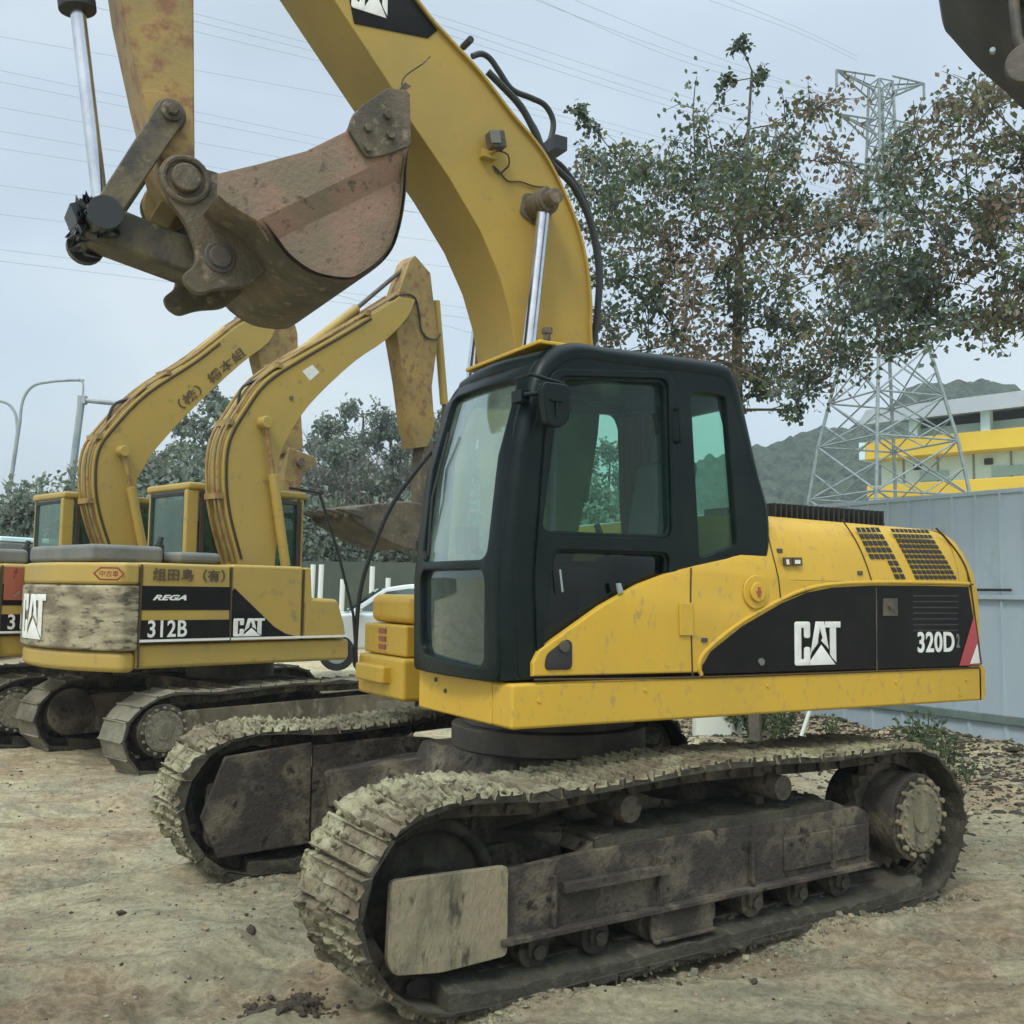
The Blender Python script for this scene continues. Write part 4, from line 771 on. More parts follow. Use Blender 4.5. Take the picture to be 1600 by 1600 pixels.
for k in range(len(yy) - 1):
    for i in range(n - 1):
        fs.append((k * q + i, k * q + i + 1, (k + 1) * q + i + 1, (k + 1) * q + i)); fs.append((k * q + n + i, (k + 1) * q + n + i, (k + 1) * q + n + i + 1, k * q + n + i + 1))
    fs.append((k * q, (k + 1) * q, (k + 1) * q + n, k * q + n)); fs.append((k * q + n - 1, k * q + 2 * n - 1, (k + 1) * q + 2 * n - 1, (k + 1) * q + n - 1))
sh.add(vs, fs); P_('bucket_shell', sh, M['rust'], bucket, bevel=0, ang=40)
bm_ = {}
crease = [Vector(on(U, 401, 345, HB)), Vector(on(U, 637, 233, HB))]
for s in (1, -1):
    # side plate: flat above the crease, dished inwards below it
    poly = [tuple(v) for v in npx]; cutp = crease[0]; dd = (crease[1] - crease[0]).normalized(); nn_ = Vector((-dd.y, dd.x))
    mbs = plate(poly, [], .03, .004, [((cutp.x, cutp.y, 0), (nn_.x, nn_.y, 0)), ((cutp.x + nn_.x * .12, cutp.y + nn_.y * .12, 0), (nn_.x, nn_.y, 0)), ((cutp.x - nn_.x * .12, cutp.y - nn_.y * .12, 0), (nn_.x, nn_.y, 0))],
                lambda u, v, ww: (u, s * (HB - .012 + ww - .05 * min(1, max(0, ((Vector((u, v)) - cutp).dot(nn_) * (1 if nn_.y < 0 else -1))) / .12)), v))
    P_('side_plate', mbs, M['rustred'], bucket, bevel=0, ang=20)
    cut_ = rounded(tr(U, HB, [(541, 205), (548, 182), (560, 170), (604, 139), (637, 146), (640, 230), (600, 245), (570, 250)]), .03, 3)
    P_('side_cutter', MB().prism(cut_, s * (HB + .002), s * (HB + .03)), M['rust'], bucket, bevel=.006)
    for p in ((601, 184), (571, 204), (606, 215), (571, 235)): a = on(U, *p, HB); P_('bolt', MB().ycyl(a[0], a[1], s * (HB + .03), s * (HB + .055), .026, 6), M['rust'], bucket, bevel=.004)
lip = MB(); tipv = Vector(npx[8]); l2 = Vector(npx[9]); ld = Vector((.10, .06)).normalized()
lip.b2(tipv.x - .03, tipv.x + .12, -HB, HB, tipv.y - .12, tipv.y - .07); P_('cutting_edge', lip, M['rust'], bucket, bevel=.01)
for k in range(5):
    y = -HB + .09 + k * (2 * HB - .18) / 4; tm = MB(); tm.add([(tipv.x + .10, y - .055, tipv.y - .14), (tipv.x + .10, y + .055, tipv.y - .14), (tipv.x + .10, y + .055, tipv.y - .04), (tipv.x + .10, y - .055, tipv.y - .04), (tipv.x - .02, y - .03, tipv.y + .10), (tipv.x - .02, y + .03, tipv.y + .10), (tipv.x - .045, y + .03, tipv.y + .09), (tipv.x - .045, y - .03, tipv.y + .09)], [(0, 1, 2, 3), (4, 7, 6, 5), (0, 4, 5, 1), (1, 5, 6, 2), (2, 6, 7, 3), (3, 7, 4, 0)])
    P_('tooth', tm, M['rust'], bucket, bevel=.006)
wm = []
earp = tr(U, .25, [(262, 262), (285, 248), (312, 262), (345, 272), (400, 300), (440, 360), (420, 420), (385, 450), (340, 452), (310, 462), (290, 448), (284, 430), (305, 415), (305, 390), (290, 350), (262, 312), (252, 285)])
earp = rounded(earp, .05, 4)
for s in (1, -1):
    P_('hinge_ear', MB().prism(earp, s * .215, s * .265), M['rust'], bucket, bevel=.010)
pb = MB(); pb.ycyl(bk.x, bk.y, -.31, .31, .075, 28); P_('hinge_pin', pb, M['rust'], bucket, bevel=.01)
for s in (1, -1):
    pb = MB(); pb.tube([(bk.x + .115 * math.cos(a), s * .268, bk.y + .115 * math.sin(a)) for a in np.linspace(0, 2 * math.pi, 25)], .018, 8, caps=False)
    P_('bearing_ring', pb, M['rust'], bucket, bevel=0)
pb = MB(); pb.ycyl(bl2.x, bl2.y, -.29, .29, .06, 24); pb.ycyl(bl2.x, bl2.y, -.275, .275, .085, 24); P_('link_pin', pb, M['darksteel'], bucket, bevel=.008)
wt = MB(); wt.tube(tpts(.5, [(600, 155), (618, 148), (640, 150), (628, 135), (634, 118), (660, 100), (672, 88)], 3), .005, 6); P_('tie_wire', wt, M['rust'], bucket, bevel=0)
# ------------------------------------------------------------------ the two older excavators behind
def mid_excavator(fr, label, boom_pts, stick_pts, boom_text, body_text, half, rodm, seed, extra):
    X, Y, c, s = fr; root = empty('excavator', (X, Y, 0), R(46.246), label=label, cat='excavator', group='older yellow excavators parked behind')
    K = lambda name, mb, m, parent=None, bevel=.006, **k: mb.build(name, m, parent or root, bevel, **k)
    p = [(-1.55, 0), (0, 0), (1.45, 0), (1.75, .1), (1.9, .38), (1.78, .66), (1.5, .80), (.8, .79), (0, .81), (-.8, .77), (-1.4, .79), (-1.72, .68), (-1.92, .42), (-1.82, .12)]
    hw = half
    for sg in (1, -1): track(root, sg * (hw - .25), .5, p, 44, fr, M['trackmud'], M['trackmud'] if sg < 0 else M['frame'], detail=0, idler=(1.5, .42, .32), sprocket=(-1.5, .42, .30), frame_z=(.2, .52), seed=seed)
    for sg in (1, -1):
        for sd in (1, -1): K('muddy_side_plate', MB().prism(rounded([(-1.62, .16), (1.55, .16), (1.72, .40), (1.45, .62), (-1.30, .60), (-1.72, .45)], .12, 4), sg * (hw - .25) + sd * .215 - .012, sg * (hw - .25) + sd * .215 + .012), M['sidemud'], bevel=.01)
    K('center_frame', MB().b2(-.6, .6, -.9, .9, .40, .80), M['frame']); K('swing_bearing', MB().cyl((0, 0, .8), (0, 0, 1.03), .5, 32), M['darksteel'])
    yR = 1.19; zt = 2.07; z0 = 1.03
    K('upper_frame', MB().prism([(-1.74, z0 - .01), (.85, z0 - .01), (.85, 1.26), (-1.74, 1.26)], -yR + .03, yR - .03), M['oldyellow'], bevel=.04, seg=3)
    f = MB(); f.prism([(-1.73, 1.27), (-.72, 1.27), (-.745, zt), (-1.73, zt)], -yR, yR - .02); K('engine_housing', f, M['oldyellow'], bevel=.035, seg=3)
    f = MB(); f.prism([(-.735, 1.27), (.17, 1.27), (.17, zt + .01), (-.735, zt + .01)], -yR, -.45); rp = K('right_housing', f, M['oldyellow'], bevel=.035, seg=3)
    f = MB(); f.prism([(.18, 1.27), (.80, 1.27), (.76, 1.45), (.66, 1.72), (.18, 1.74)], -yR, -.45); K('fuel_tank', f, M['oldyellow'], bevel=.05, seg=3)
    f = MB(); f.prism([(.175, 1.66), (.30, 1.66), (.27, zt), (.175, zt)], -yR, -.47); K('tank_cover', f, M['oldyellow'], bevel=.02)
    st_ = MB(); st_.prism([(-1.73, 1.60), (-.74, 1.60), (-.74, 1.84), (-1.73, 1.84)], -yR - .004, -yR); st_.prism([(-1.73, 1.275), (-.735, 1.275), (-.735, 1.50), (-1.73, 1.50)], -yR - .004, -yR)
    K('black_side_decal', st_, M['decal'], rp, bevel=0)
    st_ = MB(); st_.prism([(-.72, 1.80), (-.70, 1.83), (-.2, 1.42), (-.05, 1.34), (.08, 1.31), (-.72, 1.31)], -yR - .004, -yR); K('black_side_decal', st_, M['decal'], rp, bevel=0)
    st_ = MB(); st_.prism([(-1.73, 1.285), (-.74, 1.285), (-.74, 1.31), (-1.73, 1.31)], -yR - .008, -yR - .004); st_.prism([(-.72, 1.285), (.80, 1.285), (.80, 1.31), (-.72, 1.31)], -yR - .008, -yR + .0); K('white_stripe', st_, M['white'], rp, bevel=0)
    sm = MB()
    for x, z_ in ((-.737, 1.27), (.175, 1.27), (-1.732, 1.03)): K('panel_seam', MB().b2(x - .007, x + .007, -yR - .006, -yR + .02, z_, zt - .02), M['gap'], bevel=0)
    tfn = lambda x, z: (lambda u, v, ww: (x + u, -yR - .008 - ww, z + v))
    K('lettering', fit_text('312B', .42, .17, tfn(-1.44, 1.415), off=.004), M['white'], rp, bevel=0)
    K('lettering', cat_logo(.38, .19, lambda u, v, ww: (-.70 + u, -yR - .009 - ww, 1.32 + v)), M['white'], rp, bevel=0)
    K('lettering', fit_text('REGA', .36, .055, tfn(-1.43, 1.725), off=.003, shear=.4), M['white'], rp, bevel=0)
    K('lettering', fit_text(body_text, .80, .13, tfn(-1.22, 1.955), off=.004), M['textblack'], rp, bevel=0)
    # counterweight: round tail, lower half scraped bare
    def cwt(z0_, z1_, rr, m, name, bev=.03, inset=0., xr=-1.735):
        ang0 = math.asin(min(.999, (yR - inset) / rr)); arc = [(-rr * math.cos(a), rr * math.sin(a)) for a in np.linspace(-ang0, ang0, 25)]
        poly = [(xr, -yR + inset)] + arc + [(xr, yR - inset)]; n_ = len(poly)
        vs = [(x, y, z0_) for x, y in poly] + [(x, y, z1_) for x, y in poly]
        return K(name, MB().add(vs, [tuple(range(n_)), tuple(range(2 * n_ - 1, n_ - 1, -1))] + [(i, i + n_, (i + 1) % n_ + n_, (i + 1) % n_) for i in range(n_)]), m, bevel=bev, seg=3)
    cwo = cwt(1.20, 1.84, 2.25, M['scraped'], 'counterweight'); cwt(1.845, 2.065, 2.24, M['oldyellow'], 'counterweight_top', .04, .01); cwt(.99, 1.195, 2.22, M['oldyellow'], 'counterweight_skirt', .06, .03)
    arcf = lambda a0, z, r=2.26: (lambda u, v, ww: (-(r + ww) * math.cos(a0 + u / 2.2), -(r + ww) * math.sin(a0 + u / 2.2), z + v))
    K('lettering', cat_logo(.66, .46, arcf(R(-12), 1.28)), M['white'], cwo, bevel=0)
    e_ = lambda u, v, ww: (-2.06 + u, -yR + .008 - ww, 1.95 + v)
    lz = plate(rounded([(-.16, 0), (-.09, .065), (.09, .065), (.16, 0), (.09, -.065), (-.09, -.065)], .01, 2), [rounded([(-.135, 0), (-.08, .048), (.08, .048), (.135, 0), (.08, -.048), (-.08, -.048)], .01, 2)], .004, .001, fn=e_)
    K('sticker', lz, M['redrust'], cwo, bevel=0); K('sticker', fit_text('中古車', .19, .06, e_, off=.002), M['redrust'], cwo, bevel=0)
    # low grey hood over the engine
    f = MB(); f.b2(-2.08, -1.30, -.80, .75, zt, 2.25); f.b2(-1.22, -.72, -.95, .70, zt + .01, 2.20); K('engine_hood', f, M['grey'], bevel=.05, seg=3)
    f = MB(); f.cyl((-1.26, -.6, 2.0), (-1.26, -.6, 2.28), .05, 14); f.cyl((-1.26, -.6, 2.28), (-1.24, -.6, 2.36), .03, 12); K('exhaust', f, M['rubber'], bevel=.004)
    # cab
    cab = empty('cab'); cab.parent = root; x0, x1, y0, y1 = -.50, 1.12, .20, 1.20; zb, zr = 1.27, 2.98
    f = MB()
    for x, y, w_, d_ in ((x0 + .05, y0 + .04, .16, .08), (x0 + .05, y1 - .04, .10, .08), (.38, y0 + .04, .08, .07), (.38, y1 - .04, .08, .07), (x1 - .04, y0 + .04, .07, .07), (x1 - .04, y1 - .04, .07, .07)): f.b2(x - w_ / 2, x + w_ / 2, y - d_ / 2, y + d_ / 2, zb, zr)
    f.b2(x0, x1, y0, y1, zb, 2.05); f.b2(x0, x0 + .06, y0, y1, 2.05, 2.22); K('cab_shell', f, M['oldyellow'], cab, bevel=.02, seg=2)
    f = MB(); f.b2(x0 - .03, x1 + .03, y0 - .02, y1 + .02, zr, zr + .09); K('cab_roof', f, M['oldyellow'], cab, bevel=.035, seg=3)
    g = MB(); g.b2(x0 + .01, x0 + .018, y0 + .08, y1 - .08, 2.22, zr); K('rear_window', g, M['oldglass'], cab, bevel=0)
    f = MB(); f.b2(x0 - .012, x0 + .0, y0 + .07, y0 + .11, 2.2, zr - .02); f.b2(x0 - .012, x0, y1 - .11, y1 - .07, 2.2, zr - .02); f.b2(x0 - .013, x0 + .001, y0 + .11, y1 - .11, zr - .06, zr - .02); f.b2(x0 - .013, x0 + .001, y0 + .11, y1 - .11, 2.2, 2.24); K('window_rubber', f, M['rubber'], cab, bevel=.004)
    f = MB(); f.b2(x0 + .15, .35, y0 - .006, y0 + .03, 2.10, 2.16); f.b2(x0 + .15, x0 + .21, y0 - .006, y0 + .03, 2.16, zr - .03); f.b2(.29, .35, y0 - .006, y0 + .03, 2.16, zr - .03); f.b2(.42, .48, y0 - .006, y0 + .03, 2.1, zr - .03); f.b2(1.0, 1.07, y0 - .006, y0 + .03, 2.1, zr - .03); f.b2(x0 + .15, 1.05, y0 - .005, y0 + .03, zr - .08, zr - .03)
    K('window_frame', f, mat('brown_window_frame', (.055, .04, .03), .5) if 'brown_window_frame' not in bpy.data.materials else bpy.data.materials['brown_window_frame'], cab, bevel=.004)
    g = MB(); g.b2(x0 + .2, x1 - .06, y0 + .035, y0 + .043, 2.1, zr - .04); K('right_window', g, M['oldglass'], cab, bevel=0)
    g = MB(); g.b2(x0 + .2, x1 - .06, y1 - .043, y1 - .035, 2.1, zr - .04); K('left_window', g, M['oldglass'], cab, bevel=0)
    g = MB(); g.b2(x1 - .04, x1 - .032, y0 + .08, y1 - .08, 1.6, zr - .04); K('windscreen', g, M['oldglass'], cab, bevel=0)
    f = MB(); f.b2(-.15, .3, .5, .95, 1.9, 2.05); f.box((-.15, .72, 2.35), (.12, .44, .6), Matrix.Rotation(R(-8), 3, 'Y')); K('seat', f, M['seat'], cab, bevel=.03)
    # boom
    outer, inner = boom_pts; po, pi_ = tr(fr, -.2, outer), tr(fr, -.2, inner)
    poly = [(.02, 1.4)] + [tuple(v) for v in smooth(po, 3)] + [tuple(v) for v in smooth(pi_, 3)] + [(.40, 1.4)]
    bo_ = K('boom', MB().prism(poly, -.2, .2), M['oldyellow'], bevel=.008)
    ups_ = [tuple(v) for v in smooth(po, 4)]; pm = MB()
    for dd, y in ((.045, -.16), (.05, -.08), (.05, .08)): pm.tube([(a, y, b) for a, b in offs(ups_, -dd)], .02, 8)
    for k in (6, 14, 22, 30, 38):
        if k < len(ups_): a = offs(ups_, -.04)[k]; pm.box((a[0], -.05, a[1]), (.07, .32, .07))
    K('hydraulic_pipes', pm, M['wornyellow'], bo_, bevel=0)
    es = MB(); o_ = offs(ups_, .035); es.tube([(a, -.205, b) for a, b in o_[:-6]], .010, 6); es.tube([(a, -.205, b) for a, b in offs(ups_, .055)[:-6]], .007, 6); K('boom_edge_pipe', es, M['gap'], bo_, bevel=0)
    extra(K, bo_, root, fr)
    # stick
    sp_ = tr(fr, -.14, stick_pts['poly']); so_ = K('stick', MB().prism(sp_, -.14, .14), M['wornyellow'], bevel=.01)
    for (pxa, pxb, pxc, rr, nm) in stick_pts['cyls']:
        y = stick_pts.get('cy', 0.); a, b, c_ = [on(fr, *q_, y) for q_ in (pxa, pxb, pxc)]
        co_ = K(nm, MB().cyl((a[0], y, a[1]), (b[0], y, b[1]), rr, 16), M['oldyellow'], bevel=.006); K('rod', MB().cyl((b[0], y, b[1]), (c_[0], y, c_[1]), rr * .5, 12), M['darksteel'], co_, bevel=0)
    return root
def rail(K, par, fr, y, pts, r=.018, m='hose', name='hose'):
    K(name, MB().tube([(a.x, y, a.y) for a in smooth(tr(fr, y, pts), 5)], r, 8), M[m], par, bevel=0)
def lift_cyl(K, root, fr, pin, end, rodpx):
    for s in (-1, 1):
        a = Vector(on(fr, *pin, -.28)); b = Vector(on(fr, *end, -.28)); d = b - a; y = s * .28
        o_ = K('boom_cylinder', MB().cyl((a.x + d.x * .45, y, a.y + d.y * .45), (a.x + d.x * 1.25, y, a.y + d.y * 1.25), .06, 16), M['oldyellow'], bevel=.005)
        K('rod', MB().cyl((a.x, y, a.y), (a.x + d.x * .5, y, a.y + d.y * .5), .032, 12), M['wornyellow'], o_, bevel=0)
    a = on(fr, *pin, -.28); K('boom_pin', MB().ycyl(a[0], a[1], -.34, .34, .075, 20), M['oldyellow'], bevel=.012)
def boom_text(K, par, fr, body, c, e, h_, y=-.206):
    a, b = Vector(on(fr, *c, -.2)), Vector(on(fr, *e, -.2)); d = b - a; L_ = d.length; d.normalize(); n_ = Vector((-d.y, d.x)); m_ = (a + b) / 2
    K('lettering', fit_text(body, L_, h_, lambda u, v, ww: (m_.x + d.x * u + n_.x * v, y - ww, m_.y + d.y * u + n_.y * v), off=.003), M['textblack'], par, bevel=0)
def extra1(K, bo_, root, fr):
    lift_cyl(K, root, fr, (415, 660), (440, 840), 0)
    rail(K, bo_, fr, -.1, [(371, 650), (375, 612), (390, 598), (408, 592), (430, 575)])
    rail(K, bo_, fr, .05, [(380, 645), (392, 610), (412, 596)])
    rail(K, bo_, fr, -.16, [(608, 470), (630, 460), (648, 465), (655, 490), (658, 515), (668, 528), (682, 530), (688, 522)], .014)
    q = tr(fr, -.2, [(472, 580), (488, 570), (499, 582), (484, 595)]); K('white_sticker', MB().prism(q, -.205, -.201), M['white'], bo_, bevel=0)
    for p in ((455, 622),): a = on(fr, *p, -.2); K('rust_spot', MB().ycyl(a[0], a[1], -.212, -.2, .03, 8), M['rust'], bo_, bevel=0)
    # bucket curled back towards the boom, teeth to the left
    bu_ = empty('bucket'); bu_.parent = root
    pr = tr(fr, -.45, [(560, 792), (600, 786), (640, 784), (665, 790), (672, 815), (665, 850), (640, 858), (600, 842), (568, 822), (552, 808)])
    prs = [tuple(v) for v in smooth(pr, 3, True)]
    K('bucket_shell', MB().prism(prs, -.45, .45), M['rust'], bu_, bevel=.02)
    for k in range(5):
        y = -.42 + k * .21; a = on(fr, 566, 800, -.45); b = on(fr, 527, 795, -.45); c_ = on(fr, 568, 806, -.45)
        K('tooth', MB().prism([(a[0], a[1] + .03), (b[0], b[1]), (c_[0], c_[1] - .04)], y - .05, y + .05), M['rust'], bu_, bevel=.01)
    K('bucket_link', MB().prism(tr(fr, 0, [(655, 690), (680, 690), (676, 735), (672, 800), (652, 800), (650, 740)]), -.12, .12), M['rust'], bevel=.01)
def extra2(K, bo_, root, fr):
    lift_cyl(K, root, fr, (193, 705), (218, 830), 0)
    rail(K, bo_, fr, -.1, [(166, 672), (172, 645), (182, 630), (205, 622), (220, 612), (232, 600)], .022)
    boom_text(K, bo_, fr, '（株）橋本組', (280, 634), (380, 548), .16)
    K('red_sticker', MB().prism([(-1.71, 1.66), (-1.50, 1.66), (-1.50, 2.03), (-1.71, 2.03)], -1.20, -1.191), M['redrust'], bevel=0)
    K('bucket_link', MB().prism(tr(fr, 0, [(440, 700), (480, 715), (484, 728), (462, 740), (452, 790), (440, 800), (430, 760)]), -.2, .2), M['wornyellow'], bevel=.02)
    K('linkage_pin', MB().ycyl(*on(fr, 468, 722, -.2), -.26, .26, .07, 16), M['rust'], bevel=.01)
b1o = [(372, 875), (354, 805), (348, 744), (354, 687), (380, 639), (414, 594), (471, 556), (542, 515), (607, 475), (625, 463)]
b1i = [(649, 468), (637, 496), (602, 532), (554, 565), (495, 620), (464, 660), (440, 705), (434, 745), (437, 805), (431, 868)]
s1 = dict(poly=[(640, 408), (649, 399), (661, 413), (673, 427), (676, 455), (685, 527), (675, 605), (680, 672), (668, 698), (650, 700), (642, 665), (633, 594), (620, 518), (623, 458)],
          cyls=[((455, 562), (557, 482), (641, 411), .062, 'stick_cylinder'), ((681, 470), (694, 632), (690, 690), .06, 'bucket_cylinder')], cy=0.)
mid_excavator(B1, 'weathered yellow excavator marked 312B, its counterweight scraped bare, parked left of the black-cabbed machine', (b1o, b1i), s1, None, '組田島（有）', 1.306, None, 11, extra1)
b2o = [(166, 853), (151, 805), (144, 757), (149, 704), (175, 665), (227, 612), (306, 560), (370, 510), (400, 492)]
b2i = [(430, 512), (420, 535), (376, 569), (306, 634), (245, 700), (223, 735), (214, 752), (219, 796), (214, 849)]
s2 = dict(poly=[(405, 480), (420, 440), (445, 450), (465, 520), (468, 600), (474, 700), (440, 710), (425, 640), (405, 560), (400, 520)],
          cyls=[((285, 572), (352, 515), (420, 455), .062, 'stick_cylinder')], cy=0.)
mid_excavator(B2, 'yellow excavator at the left edge whose boom carries dark characters, half hidden behind its neighbour', (b2o, b2i), s2, None, '組田島（有）', 1.15, None, 23, extra2)
# ------------------------------------------------------------------ bucket hanging in at the top right
ko = at(1600, 60, 4.9); KF = frame(ko.x, ko.y, -27.)
kb = empty('excavator_bucket', (ko.x, ko.y, 0), R(-27), label='dark steel bucket and arm of another machine hanging in at the top right corner', cat='excavator bucket')
kp = lambda px, py, y: on(KF, px, py, y)
kpoly = [tuple(v) for v in smooth([kp(*p, 0.) for p in ((1480, -90), (1469, -20), (1470, 20), (1476, 48), (1487, 62), (1530, 110), (1570, 145), (1606, 178), (1665, 200), (1740, 180), (1800, 120), (1830, 30), (1820, -60), (1740, -130), (1600, -140))], 3, True)]
MB().prism(kpoly, -.95, 0).build('bucket_shell', mat('black_worn_steel', (.028, .026, .02), .55, col2=(.06, .055, .04), sc=3, lo=.45, hi=.7, bump=.4), kb, .02)
MB().prism([tuple(v) for v in smooth([kp(*p, 0.) for p in ((1490, -90), (1488, 20), (1492, 60), (1535, 108), (1575, 142), (1640, 180), (1740, 160), (1790, 30), (1740, -120))], 3, True)], -1.0, -.95).build('side_plate', mat('black_steel', (.028, .027, .022), .5, col2=(.05, .045, .03), sc=4, bump=.3), kb, .006)
e_ = MB(); e_.tube([(a, -1.01, b) for a, b in [kp(*q, -1.01) for q in ((1592, -60), (1584, 0), (1590, 60), (1612, 100))]], .022, 8); e_.ycyl(*kp(1606, 100, -1.03), -1.05, -1.0, .085, 24); e_.build('hinge_ear', M['darksteel'], kb, .01)
MB().ycyl(*kp(1551, 80, -1.), -1.015, -.99, .012, 12).build('bolt', M['galv'], kb, .003)
MB().prism([kp(1640, -60, -.5), kp(1760, -20, -.5), kp(2150, -900, -.5), kp(1950, -980, -.5)], -.65, -.33).build('stick', M['wornyellow'], kb, .01)
# ------------------------------------------------------------------ sheet fence
fp1 = Vector((5.6, 11.1)); fd = Vector((-.514, .857)).normalized()
fn_ = empty('sheet_fence', (5.6, 11.1, 0), label='tall pale grey-blue sheet metal fence behind the excavator tail', cat='fence')
f0, f1 = -6.0, 10.5
def fpos(t, off, z): p = fd * t + Vector((fd.y, -fd.x)) * -off; return (p.x, p.y, z)   # off>0 towards the camera side
def sheet(z0, z1, pitch, depth, name, m):
    mb = MB(); vs = []; t = f0; k = 0
    pr = []
    while t < f1:
        pr += [(t, 0), (t + pitch * .86, 0), (t + pitch * .90, depth), (t + pitch * .96, depth)]; t += pitch
    for t_, o_ in pr: vs += [fpos(t_, o_, z0), fpos(t_, o_, z1), fpos(t_, o_ - .012, z1), fpos(t_, o_ - .012, z0)]
    fs = [(4 * i + j, 4 * i + (j + 1) % 4, 4 * i + 4 + (j + 1) % 4, 4 * i + 4 + j) for i in range(len(pr) - 1) for j in range(4)] + [(0, 1, 2, 3)]
    return mb.add(vs, fs).build(name, m, fn_, 0, ang=20)
sheet(1.87, 3.02, .30, .03, 'upper_sheet', M['fence']); sheet(.55, 1.83, .30, .03, 'middle_sheet', M['fence']); sheet(-.05, .47, .45, .02, 'lower_sheet', M['fence'])
def frail(z, h_, o_, name, m):
    a, b = Vector(fpos(f0, o_, z)), Vector(fpos(f1, o_, z)); d = b - a
    MB().box((a + b) / 2, (d.length, .04, h_), Matrix.Rotation(math.atan2(d.y, d.x), 3, 'Z')).build(name, m, fn_, .004)
frail(.51, .09, .03, 'rail', M['fencedark']); frail(1.85, .05, .035, 'rail', M['fence']); frail(3.03, .05, .0, 'rail', M['fence'])
a = Vector(fpos(.35, .07, 1.93)); MB().box(a, (.45, .02, .03), Matrix.Rotation(math.atan2(fd.y, fd.x), 3, 'Z')).build('bolt_bar', M['rubber'], fn_, .003)
ps = MB()
for t in np.arange(f0, f1, 2.4): p = fpos(t, -.07, 1.5); ps.box(p, (.08, .08, 3.1))
ps.build('fence_posts', M['fencedark'], fn_)
# poles and pipes lying at the fence foot
for k, (p0, p1, r, lab) in enumerate((((1508, 1188), (1640, 1216), .035, 'thick pale green pipe lying at the foot of the grey fence'), ((1520, 1196), (1640, 1228), .022, 'thinner dark pipe lying just in front of the thick green one'))):
    a, b = [at(*q, d) for q, d in zip((p0, p1), (11.0, 10.2))]
    MB().tube([a, (a + b) / 2 + Vector((0, 0, -.01)), b], r, 10).build('pipe', M['hosegreen'] if k == 0 else M['hose'], label=lab, cat='pipe')
a, b = at(1252, 1150, 11.5), at(1272, 1090, 11.5); MB().tube([a, b], .022, 8).build('wooden_stake', M['bollard'], label='pale stake leaning beside the weeds behind the excavator', cat='stake')
q = at(1128, 1128, 13.4); MB().box(q + Vector((0, 0, -.05)), (.72, .3, .42)).build('white_crate', M['bollard'], None, .02, label='low white box standing behind the excavator track', cat='box')
# ------------------------------------------------------------------ building beyond the fence
bx = empty('warehouse', (15.6, 44.4, 0), R(-44.5), label='white two-storey warehouse with yellow bands beyond the fence', cat='building')
# local x runs along the facade (left end at 0), local -y is towards the camera
BL = 22
MB().b2(.6, BL, 0, 14, 0, 9.0).build('wall', M['bwhite'], bx)
MB().b2(.35, BL, -1.0, 0, 7.72, 8.5).build('yellow_band', M['byellow'], bx, .03); MB().b2(.35, BL, -.9, 0, 6.05, 6.6).build('yellow_band', M['byellow'], bx, .03)
MB().b2(.05, .34, -.99, 8, 7.73, 8.49).build('band_end', M['bwhite'], bx, .03)
mb = MB(); mb.prism([(0, 10.6), (BL + 1, 10.6), (BL + 1, 12.2), (0, 12.2)], 4, 14); mb.v = [(x, y, z - (12 - y) * .0) for x, y, z in mb.v]
rf_ = MB(); rf_.add([(.6, -1.4, 9.80), (BL + 1, -1.4, 9.95), (BL + 1, 6, 10.7), (1.4, 6, 10.6), (.2, -1.4, 9.2), (BL + 1, -1.4, 9.3), (BL + 1, 6, 10.2), (1.0, 6, 10.2)], [(0, 1, 2, 3), (4, 7, 6, 5), (0, 4, 5, 1), (1, 5, 6, 2), (2, 6, 7, 3), (3, 7, 4, 0)]); rf_.build('roof', M['broof'], bx)
MB().b2(1.2, BL, 2.2, 13.8, 9.0, 10.0).build('upper_wall', M['bgrey'], bx)
for x in np.arange(2.4, BL, 2.9): MB().b2(x - .18, x + .18, -.9, -.55, 8.5, 9.35).build('column', M['bwhite'], bx)
for x in np.arange(1.6, BL, 1.45): MB().b2(x - .035, x + .035, -.05, .0, 6.6, 7.72).build('panel_joint', M['bgrey'], bx)
for x in np.arange(2.2, BL, 2.9): MB().b2(x - .16, x + .16, -.12, 0, 7.25, 7.5).build('wall_lamp', M['rubber'], bx, .02)
M['paleglass'] = mat('pale_window', (.30, .48, .50), .25)
for x in np.arange(2.75, BL, 2.9): MB().b2(x - .45, x + .75, -.06, 0, 6.75, 7.15).build('window', M['paleglass'], bx, .01)
MB().b2(.4, BL, -.85, -.001, 4.6, 6.04).build('lower_band', M['bwhite'], bx)
# ------------------------------------------------------------------ lattice tower
tw = empty('lattice_tower', at(1388, 933, 90) * 1, 0, label='tall grey lattice power tower seen through the tree crown', cat='power tower')
TQ = 34 / 90.; tw.location = (tw.location.x * TQ, 34, CAMH * (1 - TQ)); tw.scale = (TQ, TQ, TQ); D = 90.; tm = MB(); sc2 = D / FPX
def zt_(py): return CAMH + (932 - py) * sc2 * 1.0
lev = [(1080, 122), (935, 105), (860, 99), (775, 92), (690, 80), (620, 66), (540, 50), (470, 40), (400, 32), (330, 26), (280, 22), (240, 19), (200, 17), (165, 16), (130, 15), (100, 14)]
nodes = []
for py, hw_ in lev:
    z = zt_(py); h_ = hw_ * sc2 * .92; ca, sa = math.cos(R(18)), math.sin(R(18)); nodes.append([Vector(((x * ca - y * sa) * h_ , (x * sa + y * ca) * h_, z)) for x, y in ((-1, -1), (1, -1), (1, 1), (-1, 1))])
